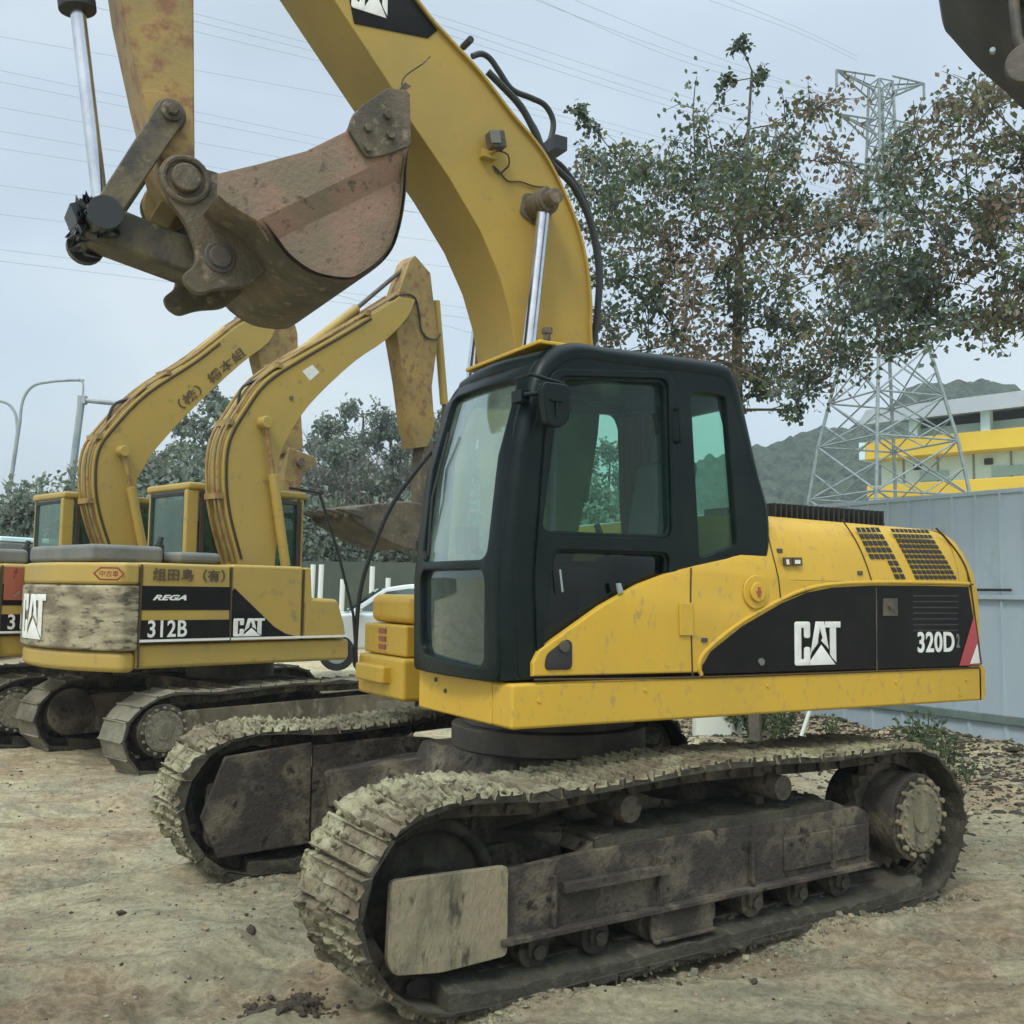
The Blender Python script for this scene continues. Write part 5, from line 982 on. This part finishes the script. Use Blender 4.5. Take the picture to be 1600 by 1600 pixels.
for i in range(len(nodes) - 1):
    a, b = nodes[i], nodes[i + 1]; r_ = .17 if i < 7 else .14
    for k in range(4):
        tm.tube([a[k], b[k]], r_, 5); k2 = (k + 1) % 4; tm.tube([a[k], b[k2]], r_ * .55, 4); tm.tube([a[k2], b[k]], r_ * .55, 4); tm.tube([b[k], b[k2]], r_ * .55, 4)
        if i < 6: m1 = (a[k] + a[k2]) / 2; tm.tube([m1, (a[k] + b[k]) / 2], r_ * .4, 4); tm.tube([m1, (a[k2] + b[k2]) / 2], r_ * .4, 4)
tm.build('tower_body', M['tower'], tw, ang=80)
ends = []
for py, ln in ((95, 78), (168, 72), (245, 72), (290, 60)):
    for s in (1, -1):
        am = MB(); z = zt_(py); tip = Vector((s * ln * sc2, s * ln * sc2 * .25, z + .35)); ends.append(tip)
        for y in (-.8, .8):
            for dz in (0, -1.4): am.tube([Vector((s * .8, y, z + dz)), tip], .11, 4)
        for t_ in (.25, .5, .75):
            q = Vector((s * .8, 0, z - .7)).lerp(tip, t_); am.tube([q + Vector((0, .8 * (1 - t_), .7 * (1 - t_))), q + Vector((0, -.8 * (1 - t_), -.7 * (1 - t_)))], .05, 4); am.tube([q + Vector((0, -.8 * (1 - t_), .7 * (1 - t_))), q + Vector((0, .8 * (1 - t_), -.7 * (1 - t_)))], .05, 4)
        am.tube([tip, tip - Vector((0, 0, 1.6))], .12, 6); am.build('cross_arm', M['tower'], tw, ang=80)
# overhead wires
wires = [((0, 57), (640, 172), (1200, 300), 85), ((0, 110), (560, 228), (1200, 360), 85), ((0, 128), (560, 240), (1200, 372), 85), ((0, 168), (560, 268), (900, 330), 85), ((0, 205), (560, 300), (900, 362), 85), ((0, 232), (560, 318), (900, 372), 85),
         ((0, 290), (640, 372), (900, 402), 85), ((0, 335), (640, 410), (900, 440), 85), ((0, 390), (640, 470), (800, 490), 80), ((0, 408), (640, 486), (800, 506), 80), ((640, 330), (760, 352), (900, 372), 85), ((560, 470), (700, 510), (800, 538), 80),
         ((300, 20), (760, 140), (1340, 300), 88), ((300, 32), (760, 150), (1340, 308), 88), ((300, 48), (760, 160), (1340, 316), 88), ((700, 30), (1000, 128), (1335, 235), 89), ((700, 42), (1000, 142), (1335, 245), 89), ((700, 54), (1000, 152), (1335, 252), 89),
         ((800, -14), (1080, 90), (1345, 160), 89), ((830, -6), (1080, 100), (1345, 170), 89), ((860, -16), (1100, 82), (1345, 166), 89), ((1090, -6), (1240, 48), (1340, 95), 90), ((1130, -4), (1250, 45), (1340, 88), 90)]
WN = 'topmost second third fourth fifth sixth seventh eighth ninth tenth lowest'.split()
WL = ['%s of the thin wires that leave the left edge of the photo' % WN[k] for k in range(10)] + ['short wire stretch between the raised bucket and the big boom, upper', 'short wire stretch just left of the big boom above the cab roof'] \
    + ['%s of three wires running behind the boom top to the tree crown' % q for q in ('uppermost', 'middle', 'lowest')] + ['%s of three wires right of the boom heading to the tower' % q for q in ('uppermost', 'middle', 'lowest')] \
    + ['%s of three wires entering the top edge above the tree' % q for q in ('leftmost', 'middle', 'rightmost')] + ['left wire of the pair nearest the tower top', 'right wire of the pair nearest the tower top']
for k, (a, b, c, d) in enumerate(wires):
    A, Bq, Cq = at(*a, d * .272), at(*b, d * .333), at(*c, d * .378); A2 = A + (A - Bq) * .5
    pth = [A2] + [Vector(v) for v in smooth([A, Bq, Cq], 8)]
    MB().tube(pth, .0052, 5).build('power_wire', M['wire'], label=WL[k], cat='power wire', group='overhead power wires')
# ------------------------------------------------------------------ lamps and gantry pole on the left
def lamp(name, label, base, paths, d, r, m='galv', cat='street lamp'):
    root = empty(name, (at(base[0], base[1], d).x, d, 0), label=label, cat=cat); o_ = root.location
    for nm, pts, rr in paths: MB().tube([Vector(v) - o_ for v in smooth([at(*p, d) for p in pts], 6)], rr, 8).build(nm, M[m], root)
    return root
l1_ = lamp('street_lamp', 'tall twin-armed street lamp with curved arms at the left edge', (6, 930), (('pole', [(-2, 930), (6, 840), (16, 760), (26, 690), (31, 655)], .07), ('arm', [(31, 660), (36, 625), (52, 603), (82, 596), (112, 594)], .05), ('arm', [(27, 680), (25, 650), (14, 632), (-4, 626), (-30, 624)], .05)), 34, .08)
MB().box(at(118, 594, 34) - l1_.location, (.55, .16, .08)).build('lamp_head', M['galv'], l1_, .03); MB().box(at(-36, 624, 34) - l1_.location, (.55, .16, .08)).build('lamp_head', M['galv'], l1_, .03)
l2_ = lamp('gantry_pole', 'straight grey pole with one horizontal arm left of the older excavators', (102, 930), (('pole', [(98, 930), (108, 790), (118, 700), (128, 622)], .11), ('arm', [(129, 625), (170, 629), (208, 632), (260, 637)], .075), ('top_stub', [(129, 622), (130, 600), (124, 592)], .03)), 30, .12, cat='pole')
MB().box(at(129, 625, 30) - l2_.location, (.24, .2, .26)).build('bracket', M['galv'], l2_, .02)
# green tank behind the second boom
tk = at(160, 740, 24); 
for k, (px0, px1) in enumerate(((2, 640),)):
    pass
# ------------------------------------------------------------------ white car, posts, dark wall and parked truck
def car():
    root = empty('white_car', at(600, 960, 18.5), R(190), label='white car parked behind the yellow excavators', cat='car'); z0 = .45; root.location.z = z0
    cs = at(640, 960, 18.5); root.location.x, root.location.y = cs.x + .05, 18.6
    body = [(2.2, .35), (2.25, .62), (2.1, .82), (1.25, .98), (-1.9, 1.02), (-2.15, .9), (-2.2, .4)]
    MB().prism([(a, b) for a, b in rounded(body, .15, 4)], -.86, .86).build('body', M['carwhite'], root, .06, seg=3)
    gh_ = [(1.20, .97), (.55, 1.42), (.1, 1.50), (-.9, 1.50), (-1.5, 1.40), (-2.0, 1.0)]
    mb = MB(); pr = rounded(gh_, .12, 4); n = len(pr); vs = [(x, -(.80 - .14 * (z - .97) / .5), z) for x, z in pr] + [(x, (.80 - .14 * (z - .97) / .5), z) for x, z in pr]
    mb.add(vs, [tuple(range(n)), tuple(range(2 * n - 1, n - 1, -1))] + [(i, (i + 1) % n, (i + 1) % n + n, i + n) for i in range(n)]); mb.build('cabin', M['carwhite'], root, .02)
    for s in (-1, 1):
        for xs_ in (((1.0, 1.02), (.52, 1.36), (.12, 1.42), (-.25, 1.42), (-.25, 1.02)), ((-.32, 1.02), (-.32, 1.42), (-.9, 1.42), (-1.35, 1.33), (-1.6, 1.05))):
            MB().add([(x, s * (.812 - .14 * (z - .97) / .5), z) for x, z in xs_] + [(x, s * (.79 - .14 * (z - .97) / .5), z) for x, z in xs_], [tuple(range(5)), tuple(range(9, 4, -1))] + [(i, (i + 1) % 5, (i + 1) % 5 + 5, i + 5) for i in range(5)]).build('side_window', M['carglass'], root)
    MB().add([(1.14, -.7, 1.02), (1.14, .7, 1.02), (.60, .62, 1.40), (.60, -.62, 1.40), (1.18, -.7, 1.03), (1.18, .7, 1.03), (.64, .62, 1.41), (.64, -.62, 1.41)], [(0, 3, 2, 1), (4, 5, 6, 7), (0, 1, 5, 4), (1, 2, 6, 5), (2, 3, 7, 6), (3, 0, 4, 7)]).build('windscreen', M['carglass'], root)
    for s in (-1, 1): MB().box((1.0, s * .93, 1.04), (.12, .16, .11)).build('mirror', M['carwhite'], root, .03)
    for s in (-1, 1):
        for x in (1.35, -1.35):
            wo = MB().ycyl(x, .31, s * .66, s * .88, .31, 28).build('wheel', M['rubber'], root, .03); MB().ycyl(x, .31, s * .87, s * .89, .19, 20).build('rim', M['galv'], wo, .01)
    for s in (-1, 1): MB().box((2.14, s * .62, .70), (.16, .34, .13)).build('headlight', M['carglass'], root, .03)
car()
for k, (px, yt) in enumerate(((486, 882), (499, 882), (533, 905), (579, 885), (604, 903), (676, 890))):
    b = at(px, 925, 22); MB().tube([(b.x, 22, .4), (b.x + .03, 22, at(px, yt, 22).z)], .055, 10).build('post', M['bollard'], label='slim white post', cat='post', group='white posts before the dark wall')['ordx'] = px
M['darkwall'] = mat('dark_green_wall', (.045, .065, .05), .8, col2=(.07, .085, .06), sc=1.5)
MB().b2(-9, 2.5, 26, 26.2, 0, 2.55).build('low_wall', M['darkwall'], label='low dark green wall at the foot of the scrubby bank', cat='wall')
tk_ = empty('parked_truck', (-10.6, 21.5, .2), R(60), label='parked truck with pale roof at the far left edge', cat='truck')
MB().prism(rounded([(-.9, .5), (1.0, .5), (1.05, 1.6), (.85, 2.45), (-.9, 2.5)], .12, 3), -1.0, 1.0).build('cab', M['grey'], tk_, .05)
MB().b2(.90, 1.03, -.85, .85, 1.65, 2.25).build('windscreen', M['carglass'], tk_, .01); MB().b2(-.85, .9, -.98, .98, 2.5, 2.6).build('roof', M['bwhite'], tk_, .03)
MB().b2(-4.6, -1.0, -1.0, 1.0, .9, 1.7).build('cargo_bed', M['fencedark'], tk_, .02)
for s in (-1, 1): MB().b2(-.3, .7, s * 1.0, s * 1.012, 1.65, 2.25).build('side_window', M['carglass'], tk_)
for x in (.3, -2.8, -3.8):
    for s in (-1, 1): MB().ycyl(x, .45, s * .75, s * 1.0, .45, 24).build('wheel', M['rubber'], tk_, .03)
# ------------------------------------------------------------------ haze
hz = MB().b2(-420, 420, -40, 450, -3, 75).build('haze', None or bpy.data.materials.new('haze_air'), kind='stuff')
hm = bpy.data.materials['haze_air']; hm.use_nodes = True; hm.node_tree.nodes.clear(); ho = N(hm.node_tree, 'ShaderNodeOutputMaterial'); hv = N(hm.node_tree, 'ShaderNodeVolumePrincipled')
hv.inputs['Color'].default_value = (.86, .93, .97, 1); hv.inputs['Density'].default_value = .0012; hv.inputs['Anisotropy'].default_value = .2; hm.node_tree.links.new(hv.outputs[0], ho.inputs['Volume'])
# ------------------------------------------------------------------ trees
def leaf_add(V, F, MI, p, size, mi, rs, droop=.4):
    ax = Vector((rs.uniform(-1, 1), rs.uniform(-1, 1), rs.uniform(-1, .5) - droop)).normalized(); sd = ax.cross(Vector((rs.uniform(-1, 1), rs.uniform(-1, 1), rs.uniform(-1, 1)))).normalized(); up = ax.cross(sd)
    L_ = size * rs.uniform(.7, 1.25); W_ = L_ * .36; o_ = len(V)
    V += [p, p + ax * L_ * .45 + sd * W_ + up * W_ * .35, p + ax * L_, p + ax * L_ * .45 - sd * W_ + up * W_ * .35, p + ax * L_ * .5]
    F += [(o_, o_ + 1, o_ + 4), (o_ + 1, o_ + 2, o_ + 4), (o_, o_ + 4, o_ + 3), (o_ + 4, o_ + 2, o_ + 3)]; MI += [mi] * 4
def tree(name, label, base, top, clusters, leaf, per, mats, pick, cat='tree', group=None, trunk_r=.12, seed=1, twigs=7, bark=None, fork=.35):
    rs = random.Random(seed); root = empty(name, base, label=label, cat=cat, group=group); b = Vector(base); tmb = MB(); V, F, MI = [], [], []
    tz = Vector(top) - b; NT = 12; tk = [Vector((tz.x * t + .12 * math.sin(t * 5 + seed), tz.y * t, tz.z * t)) for t in np.linspace(0, 1, NT)]
    pts = [tk[k] for k in range(NT)]; par = [k - 1 for k in range(NT)]; ok = [k >= int(fork * (NT - 1)) for k in range(NT)]
    cs = sorted([(Vector(c) - b, r) for c, r in clusters], key=lambda q: min((q[0] - t).length for t in tk)); tips = []
    for c, r in cs:      # every bough leaves the nearest limb below it and bends upwards on its way
        best, bi = 1e9, 0
        for k, p in enumerate(pts):
            if not ok[k]: continue
            d = (p - c).length + .9 * max(0, p.z - c.z) 
            if d < best: best, bi = d, k
        p0 = pts[bi]; L_ = (c - p0).length; n_ = max(1, int(L_ / max(.35, .12 * tz.z))); prev = bi
        for q in range(1, n_ + 1):
            t = q / n_; p = p0.lerp(c, t) + Vector((rs.gauss(0, .06), rs.gauss(0, .06), math.sin(t * math.pi) * .08)) * L_ * (q < n_)
            pts.append(p); par.append(prev); ok.append(True); prev = len(pts) - 1
        tips.append((prev, c, r))
    cnt = [0] * len(pts)
    for k, c, r in tips:
        while k >= 0: cnt[k] += 1; k = par[k]
    mx_ = max(cnt); rad = [max(.007 if leaf < .15 else .02, trunk_r * (max(1, q) / mx_) ** .5 * (.5 if k_ >= NT else 1)) for k_, q in enumerate(cnt)]; rad[0] = trunk_r
    for k in range(1, NT): rad[k] = max(rad[k] * .9, trunk_r * (1 - .9 * k / NT))
    for k in range(1, len(pts)): tmb.tube([pts[par[k]], pts[k]], [min(rad[par[k]], rad[k] * 1.35), rad[k]], 7)
    for k, c, r in tips:
        for t_ in range(twigs):
            e_ = c + Vector((rs.gauss(0, 1), rs.gauss(0, 1), rs.gauss(0, .8))).normalized() * r * rs.uniform(.5, 1.15); st = c if rs.random() < .6 else pts[par[k]].lerp(c, .6)
            md = (st + e_) / 2 + Vector((0, 0, r * .12)); tmb.tube([st, md, e_], [.007, .005, .003] if leaf < .15 else [.03, .02, .01], 4)
            col = pick(rs, c + b)
            for q in range(per):
                u = rs.random() ** .6; p = (st.lerp(md, u * 2) if u < .5 else md.lerp(e_, u * 2 - 1)) + Vector((rs.gauss(0, 1), rs.gauss(0, 1), rs.gauss(0, 1))) * r * (.15 if leaf < .15 else .22)
                leaf_add(V, F, MI, p, leaf, col if rs.random() < .75 else pick(rs, c + b), rs)
    tmb.build('trunk', bark or M['bark'], root)
    me = bpy.data.meshes.new('crown'); me.from_pydata(V, [], F)
    for q in mats: me.materials.append(q)
    me.polygons.foreach_set('material_index', MI); link('crown', me, root); return root
# main tree: crown clusters described by where they hang (outline of the real crown), spread in depth
rs = random.Random(5); cl = []
def inside(px, py, poly):
    c = False; j = len(poly) - 1
    for i in range(len(poly)):
        if (poly[i][1] > py) != (poly[j][1] > py) and px < (poly[j][0] - poly[i][0]) * (py - poly[i][1]) / (poly[j][1] - poly[i][1]) + poly[i][0]: c = not c
        j = i
    return c
crown = [(893, 250), (960, 215), (1010, 190), (1075, 150), (1110, 165), (1150, 180), (1210, 150), (1270, 150), (1320, 180), (1400, 190), (1440, 300), (1440, 420), (1420, 520), (1340, 570), (1300, 610), (1260, 640), (1190, 610), (1150, 600), (1100, 600), (1000, 590), (930, 570), (920, 480), (905, 380), (890, 320)]
while len(cl) < 180:
    px, py = rs.uniform(880, 1460), rs.uniform(120, 640)
    if inside(px, py, crown):
        dens = .95 if 240 < py < 620 else .45
        if rs.random() < dens: cl.append((at(px, py, 12.3 + rs.gauss(0, .9)), rs.uniform(.30, .56)))
for p, r in (((1160, 75), .16), ((1185, 120), .2), ((1130, 130), .15), ((905, 170), .14), ((920, 190), .13), ((1270, 590), .2), ((1240, 640), .16), ((1180, 610), .2), ((1150, 640), .12)): cl.append((at(*p, 12.2), r))
def pickm(rs, p):
    n_ = noise.noise(p * .8) + rs.gauss(0, .12)
    return 2 if n_ > .17 else (rs.choice((0, 3)) if n_ > -.08 else rs.choice((1, 0, 4)))
tree('broadleaf_tree', 'big broadleaf tree with green and browning leaves rising behind the black cab', (at(1165, 700, 12.4).x, 12.4, 0), at(1165, 110, 12.4), cl, .078, 12, LEAF, pickm, trunk_r=.085, seed=2, twigs=7)
crown2 = [(1400, 190), (1440, 130), (1470, 105), (1530, 120), (1600, 180), (1740, 200), (1800, 360), (1700, 520), (1600, 500), (1540, 540), (1470, 560), (1400, 560), (1330, 540), (1320, 500), (1380, 440), (1370, 390), (1420, 330), (1390, 250)]
cl = []
while len(cl) < 100:
    px, py = rs.uniform(1320, 1800), rs.uniform(100, 570)
    if inside(px, py, crown2): cl.append((at(px, py, 10.6 + rs.gauss(0, .6)), rs.uniform(.28, .48)))
tree('broadleaf_tree', 'browner tree reaching in from the right edge above the fence', (at(1760, 700, 10.9).x, 11.2, 0), at(1730, 250, 11.0), cl, .078, 12, LEAF, lambda rs, p: rs.choice((2, 2, 3, 0, 4)) if noise.noise(p) > -.1 else rs.choice((0, 1, 4)), trunk_r=.085, seed=8, twigs=7, fork=.6)
tw_ = MB(); tw_.tube([at(1470, 25, 9), at(1440, 15, 9), at(1415, 6, 9), at(1400, -10, 9)], .006, 5); o_ = tw_
V, F, MI = list(tw_.v), list(tw_.f), []
# far trees: one built per kind, the rest copies
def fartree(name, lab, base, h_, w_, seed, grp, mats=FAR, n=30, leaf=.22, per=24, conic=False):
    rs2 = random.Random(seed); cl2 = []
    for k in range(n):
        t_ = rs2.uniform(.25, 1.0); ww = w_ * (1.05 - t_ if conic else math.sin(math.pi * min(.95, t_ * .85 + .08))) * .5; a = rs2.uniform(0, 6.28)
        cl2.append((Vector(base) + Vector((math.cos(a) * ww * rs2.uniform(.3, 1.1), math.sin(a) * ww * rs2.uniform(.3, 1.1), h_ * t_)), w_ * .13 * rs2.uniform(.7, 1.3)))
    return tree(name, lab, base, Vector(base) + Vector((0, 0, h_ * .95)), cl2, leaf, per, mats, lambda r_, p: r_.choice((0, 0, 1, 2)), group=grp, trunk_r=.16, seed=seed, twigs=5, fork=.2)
def copy_thing(src, loc, s, rz, label):
    r_ = src.copy(); C.objects.link(r_); r_.location = loc; r_.scale = (s, s, s); r_.rotation_euler.z = rz; r_['label'] = label
    for ch in list(src.children): c_ = ch.copy(); C.objects.link(c_); c_.parent = r_
    return r_
ORD = 'first second third fourth fifth sixth seventh eighth ninth tenth eleventh twelfth thirteenth fourteenth fifteenth sixteenth seventeenth eighteenth nineteenth twentieth'.split()
def ordlabels(group, fmt, key=lambda o: o.location.x / o.location.y):
    l = sorted([o for o in C.objects if o.get('group') == group and o.parent is None], key=key)
    for k, o in enumerate(l): o['label'] = fmt.format('leftmost' if k == 0 else 'rightmost' if k == len(l) - 1 else ORD[k] + '-from-left')
G = 'trees on the bank behind the older excavators'
def ptop(px, py, d, zb): v = at(px, py, d); return (v.x, d, zb), v.z - zb
spots = [(350, 612, 40, 2.0), (305, 665, 42, 2.), (255, 700, 40, 2.), (470, 690, 48, 2.5), (520, 662, 50, 3.), (570, 640, 49, 3.), (612, 655, 50, 3.), (655, 660, 48, 3.), (700, 650, 50, 3.), (745, 665, 52, 3.), (800, 670, 50, 3.), (540, 700, 42, 1.), (620, 705, 43, 1.), (440, 705, 44, 1.), (880, 690, 55, 3.), (950, 700, 55, 3.), (390, 690, 44, 2.)]
LB = 'grey-green broadleaf tree in the belt on the bank behind the older excavators'
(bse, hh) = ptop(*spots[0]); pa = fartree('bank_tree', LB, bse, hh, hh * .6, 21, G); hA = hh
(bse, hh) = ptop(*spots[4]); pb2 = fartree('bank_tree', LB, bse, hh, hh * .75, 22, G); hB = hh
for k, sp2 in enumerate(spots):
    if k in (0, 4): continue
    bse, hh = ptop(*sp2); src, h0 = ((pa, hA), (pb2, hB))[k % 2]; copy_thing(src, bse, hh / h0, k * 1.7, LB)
# bare scrub at the left edge
def bare(base, h_, seed, lab, grp):
    rs2 = random.Random(seed); root = empty('bare_shrub', base, label=lab, cat='shrub', group=grp); mb = MB()
    def br(p, d, L_, r_, dep):
        e_ = p + d * L_; m_ = (p + e_) / 2 + Vector((rs2.gauss(0, .04), rs2.gauss(0, .04), 0)) * L_; mb.tube([p, m_, e_], [r_, r_ * .8, r_ * .55], 4)
        if dep: 
            for k in range(3): br(p.lerp(e_, rs2.uniform(.45, 1)), (d + Vector((rs2.gauss(0, .5), rs2.gauss(0, .5), rs2.gauss(.1, .3)))).normalized(), L_ * .66, r_ * .55, dep - 1)
    for k in range(3): br(Vector((rs2.uniform(-.3, .3), rs2.uniform(-.3, .3), 0)), Vector((rs2.gauss(0, .3), rs2.gauss(0, .3), 1)).normalized(), h_ * .42, .05, 4)
    mb.build('branches', M['galv2'], root); return root
M['galv2'] = mat('pale_bark', (.16, .15, .13), .9)
GS = 'bare shrubs along the skyline at the left'; LS = 'leafless pale-branched shrub on the skyline at the left'
bs0 = bare((at(60, 900, 30).x, 30, .8), at(60, 745, 30).z - .8, 3, LS, GS)
for k, (px, py, d) in enumerate(((10, 740, 31), (30, 755, 29), (105, 735, 32), (140, 728, 33), (80, 752, 28), (-30, 740, 30), (180, 735, 34), (490, 655, 44), (532, 600, 46), (560, 640, 45), (600, 640, 44), (230, 720, 33))):
    z0 = .8 if px < 300 else 3.; h_ = at(px, py, d).z - z0; copy_thing(bs0, (at(px, 900, d).x, d, z0), h_ / (at(60, 745, 30).z - .8), k * 1.3, LS if px < 300 else 'leafless pale-branched shrub among the trees on the bank')
GB = 'green bushes along the foot of the bank'; LBu = 'bushy grey-green thicket shrub along the foot of the bank'
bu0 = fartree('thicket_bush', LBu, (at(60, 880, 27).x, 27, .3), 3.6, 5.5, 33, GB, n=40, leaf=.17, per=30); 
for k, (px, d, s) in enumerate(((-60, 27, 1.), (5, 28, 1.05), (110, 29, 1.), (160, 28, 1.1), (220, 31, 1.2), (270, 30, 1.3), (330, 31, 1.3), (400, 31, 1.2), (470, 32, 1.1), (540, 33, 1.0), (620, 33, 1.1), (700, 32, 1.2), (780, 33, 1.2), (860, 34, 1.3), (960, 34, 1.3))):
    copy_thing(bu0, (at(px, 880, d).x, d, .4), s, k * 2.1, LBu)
# weeds at the fence foot
def weed(base, h_, seed, lab, grp=None):
    rs2 = random.Random(seed); root = empty('weed_plant', base, label=lab, cat='plant', group=grp); mb = MB(); V, F, MI = [], [], []
    for k in range(9):
        a = rs2.uniform(0, 6.28); e_ = Vector((math.cos(a) * h_ * rs2.uniform(.1, .5), math.sin(a) * h_ * rs2.uniform(.1, .5), h_ * rs2.uniform(.5, 1))); mb.tube([Vector((0, 0, 0)), e_ * .5 + Vector((0, 0, h_ * .1)), e_], [.006, .005, .003], 4)
        for j in range(16): leaf_add(V, F, MI, e_ * rs2.uniform(.25, 1) + Vector((rs2.gauss(0, .03), rs2.gauss(0, .03), rs2.gauss(0, .03))), .06, rs2.choice((0, 0, 1)), rs2, 0)
    mb.build('stem', WEED[1], root); me = bpy.data.meshes.new('foliage'); me.from_pydata(V, [], F); [me.materials.append(q) for q in WEED]; me.polygons.foreach_set('material_index', MI); link('foliage', me, root); return root
GW = 'weeds growing along the fence foot'; LW = 'small leafy weed growing at the foot of the fence behind the excavator'
w0 = weed((at(1450, 1200, 10.6).x, 10.6, .18), .55, 1, LW, GW)
for k, (px, d, s) in enumerate(((1470, 10.3, .9), (1490, 10.6, .6), (1440, 10.2, .7), (1510, 9.6, .5), (1170, 12.6, 1.1), (1190, 12.9, 1.3), (1210, 12.4, 1.0), (1150, 13.2, 1.1), (1230, 12.6, .8), (1420, 10.9, .9), (1300, 12.2, .7), (1480, 9.6, .4))):
    copy_thing(w0, (at(px, 1200, d).x, d, .1), s, k * 1.9, LW)
# litter of dead leaves and stone chips by the fence; clods and pebbles on the yard
def scatter(name, n, area, size, mats, seed, flat=.35, cat=None, keep=None):
    rs2 = random.Random(seed); V, F, MI = [], [], []
    g = bpy.data.objects['ground'].data
    for k in range(n):
        while True:
            x, y = area(rs2)
            if keep is None or keep(x, y): break
        z = gz_(x, y); s = size * math.exp(rs2.gauss(0, .5)); rot = Matrix.Rotation(rs2.uniform(0, 6.28), 3, 'Z') @ Matrix.Rotation(rs2.gauss(0, .4), 3, 'X'); o_ = len(V); sq = Vector((1, rs2.uniform(.6, 1), flat * rs2.uniform(.6, 1.4)))
        V += [rot @ Vector((v[0] * sq.x, v[1] * sq.y, v[2] * sq.z)) * s * (1 + .25 * rs2.uniform(-1, 1)) + Vector((x, y, z + s * flat * .3)) for v in ICO[0]]
        F += [tuple(i + o_ for i in f) for f in ICO[1]]; MI += [rs2.randrange(len(mats))] * len(ICO[1])
    me = bpy.data.meshes.new(name); me.from_pydata(V, [], F); [me.materials.append(q) for q in mats]; me.polygons.foreach_set('material_index', MI)
    link(name, me, kind='stuff')
from mathutils.bvhtree import BVHTree
gm = bpy.data.objects['ground'].data; bvh = BVHTree.FromPolygons([v.co for v in gm.vertices], [tuple(p.vertices) for p in gm.polygons if abs(p.center.x) < 9 and p.center.y < 16])
def gz_(x, y):
    h = bvh.ray_cast(Vector((x, y, 5)), Vector((0, 0, -1))); return h[0].z if h[0] else 0
def nearfence(r_):
    t = r_.uniform(-5.5, 5); d = abs(r_.gauss(0, 1.1)) + .05; p = fp1 + fd * t - Vector((fd.y, -fd.x)) * d; return p.x, p.y
scatter('leaf_litter', 15000, nearfence, .020, [M['litter'], M['litter'], M['stone'], M['litter'], M['litter'], M['litter2']], 4, .3, keep=lambda x, y: y < 15.5 and abs(x) < 8.5)
scatter('pebbles', 7000, lambda r_: (r_.uniform(-5, 5), 2.5 + 7.5 * r_.random() ** 1.6), .0055, [M['stone'], M['litter2'], M['mud']], 6, .6)
cl0 = at(450, 1560, 4.7)
scatter('soil_crumbs', 420, lambda r_: (-.97 + r_.gauss(0, .09), 4.72 + r_.gauss(0, .10)), .012, [M['litter'], M['litter']], 9, .7)
def edge_pt(r_):
    a = r_.uniform(-2.1, 1.9); b = 1.52 + abs(r_.gauss(0, .05)); c, s = math.cos(R(213.8)), math.sin(R(213.8))
    if r_.random() < .3: b = -.96 + abs(r_.gauss(0, .05))
    return .252 + a * c - b * s, 6.629 + a * s + b * c
scatter('track_spoil', 1300, edge_pt, .008, [M['trackmud'], M['mud']], 12, .6)

ordlabels(G, '{} grey-green tree of the belt on the bank behind the older excavators')
ordlabels(GB, '{} bushy thicket shrub along the foot of the bank')
ordlabels(GW, '{} small leafy weed growing at the foot of the grey fence')
ordlabels(GS, '{} leafless pale-branched shrub standing on the skyline at the left')
ordlabels('white posts before the dark wall', '{} slim white post before the dark wall behind the white car', key=lambda o: o['ordx'])

def yard(r_):
    while True:
        x, y = r_.uniform(-5, 5.5), r_.uniform(2.5, 11)
        if noise.noise(Vector((x * .9, y * .9, 3))) > r_.uniform(-.3, .5): return x, y
scatter('soil_clods', 2600, yard, .009, [M['clod'], M['clod'], M['trackmud'], M['litter']], 15, .65)
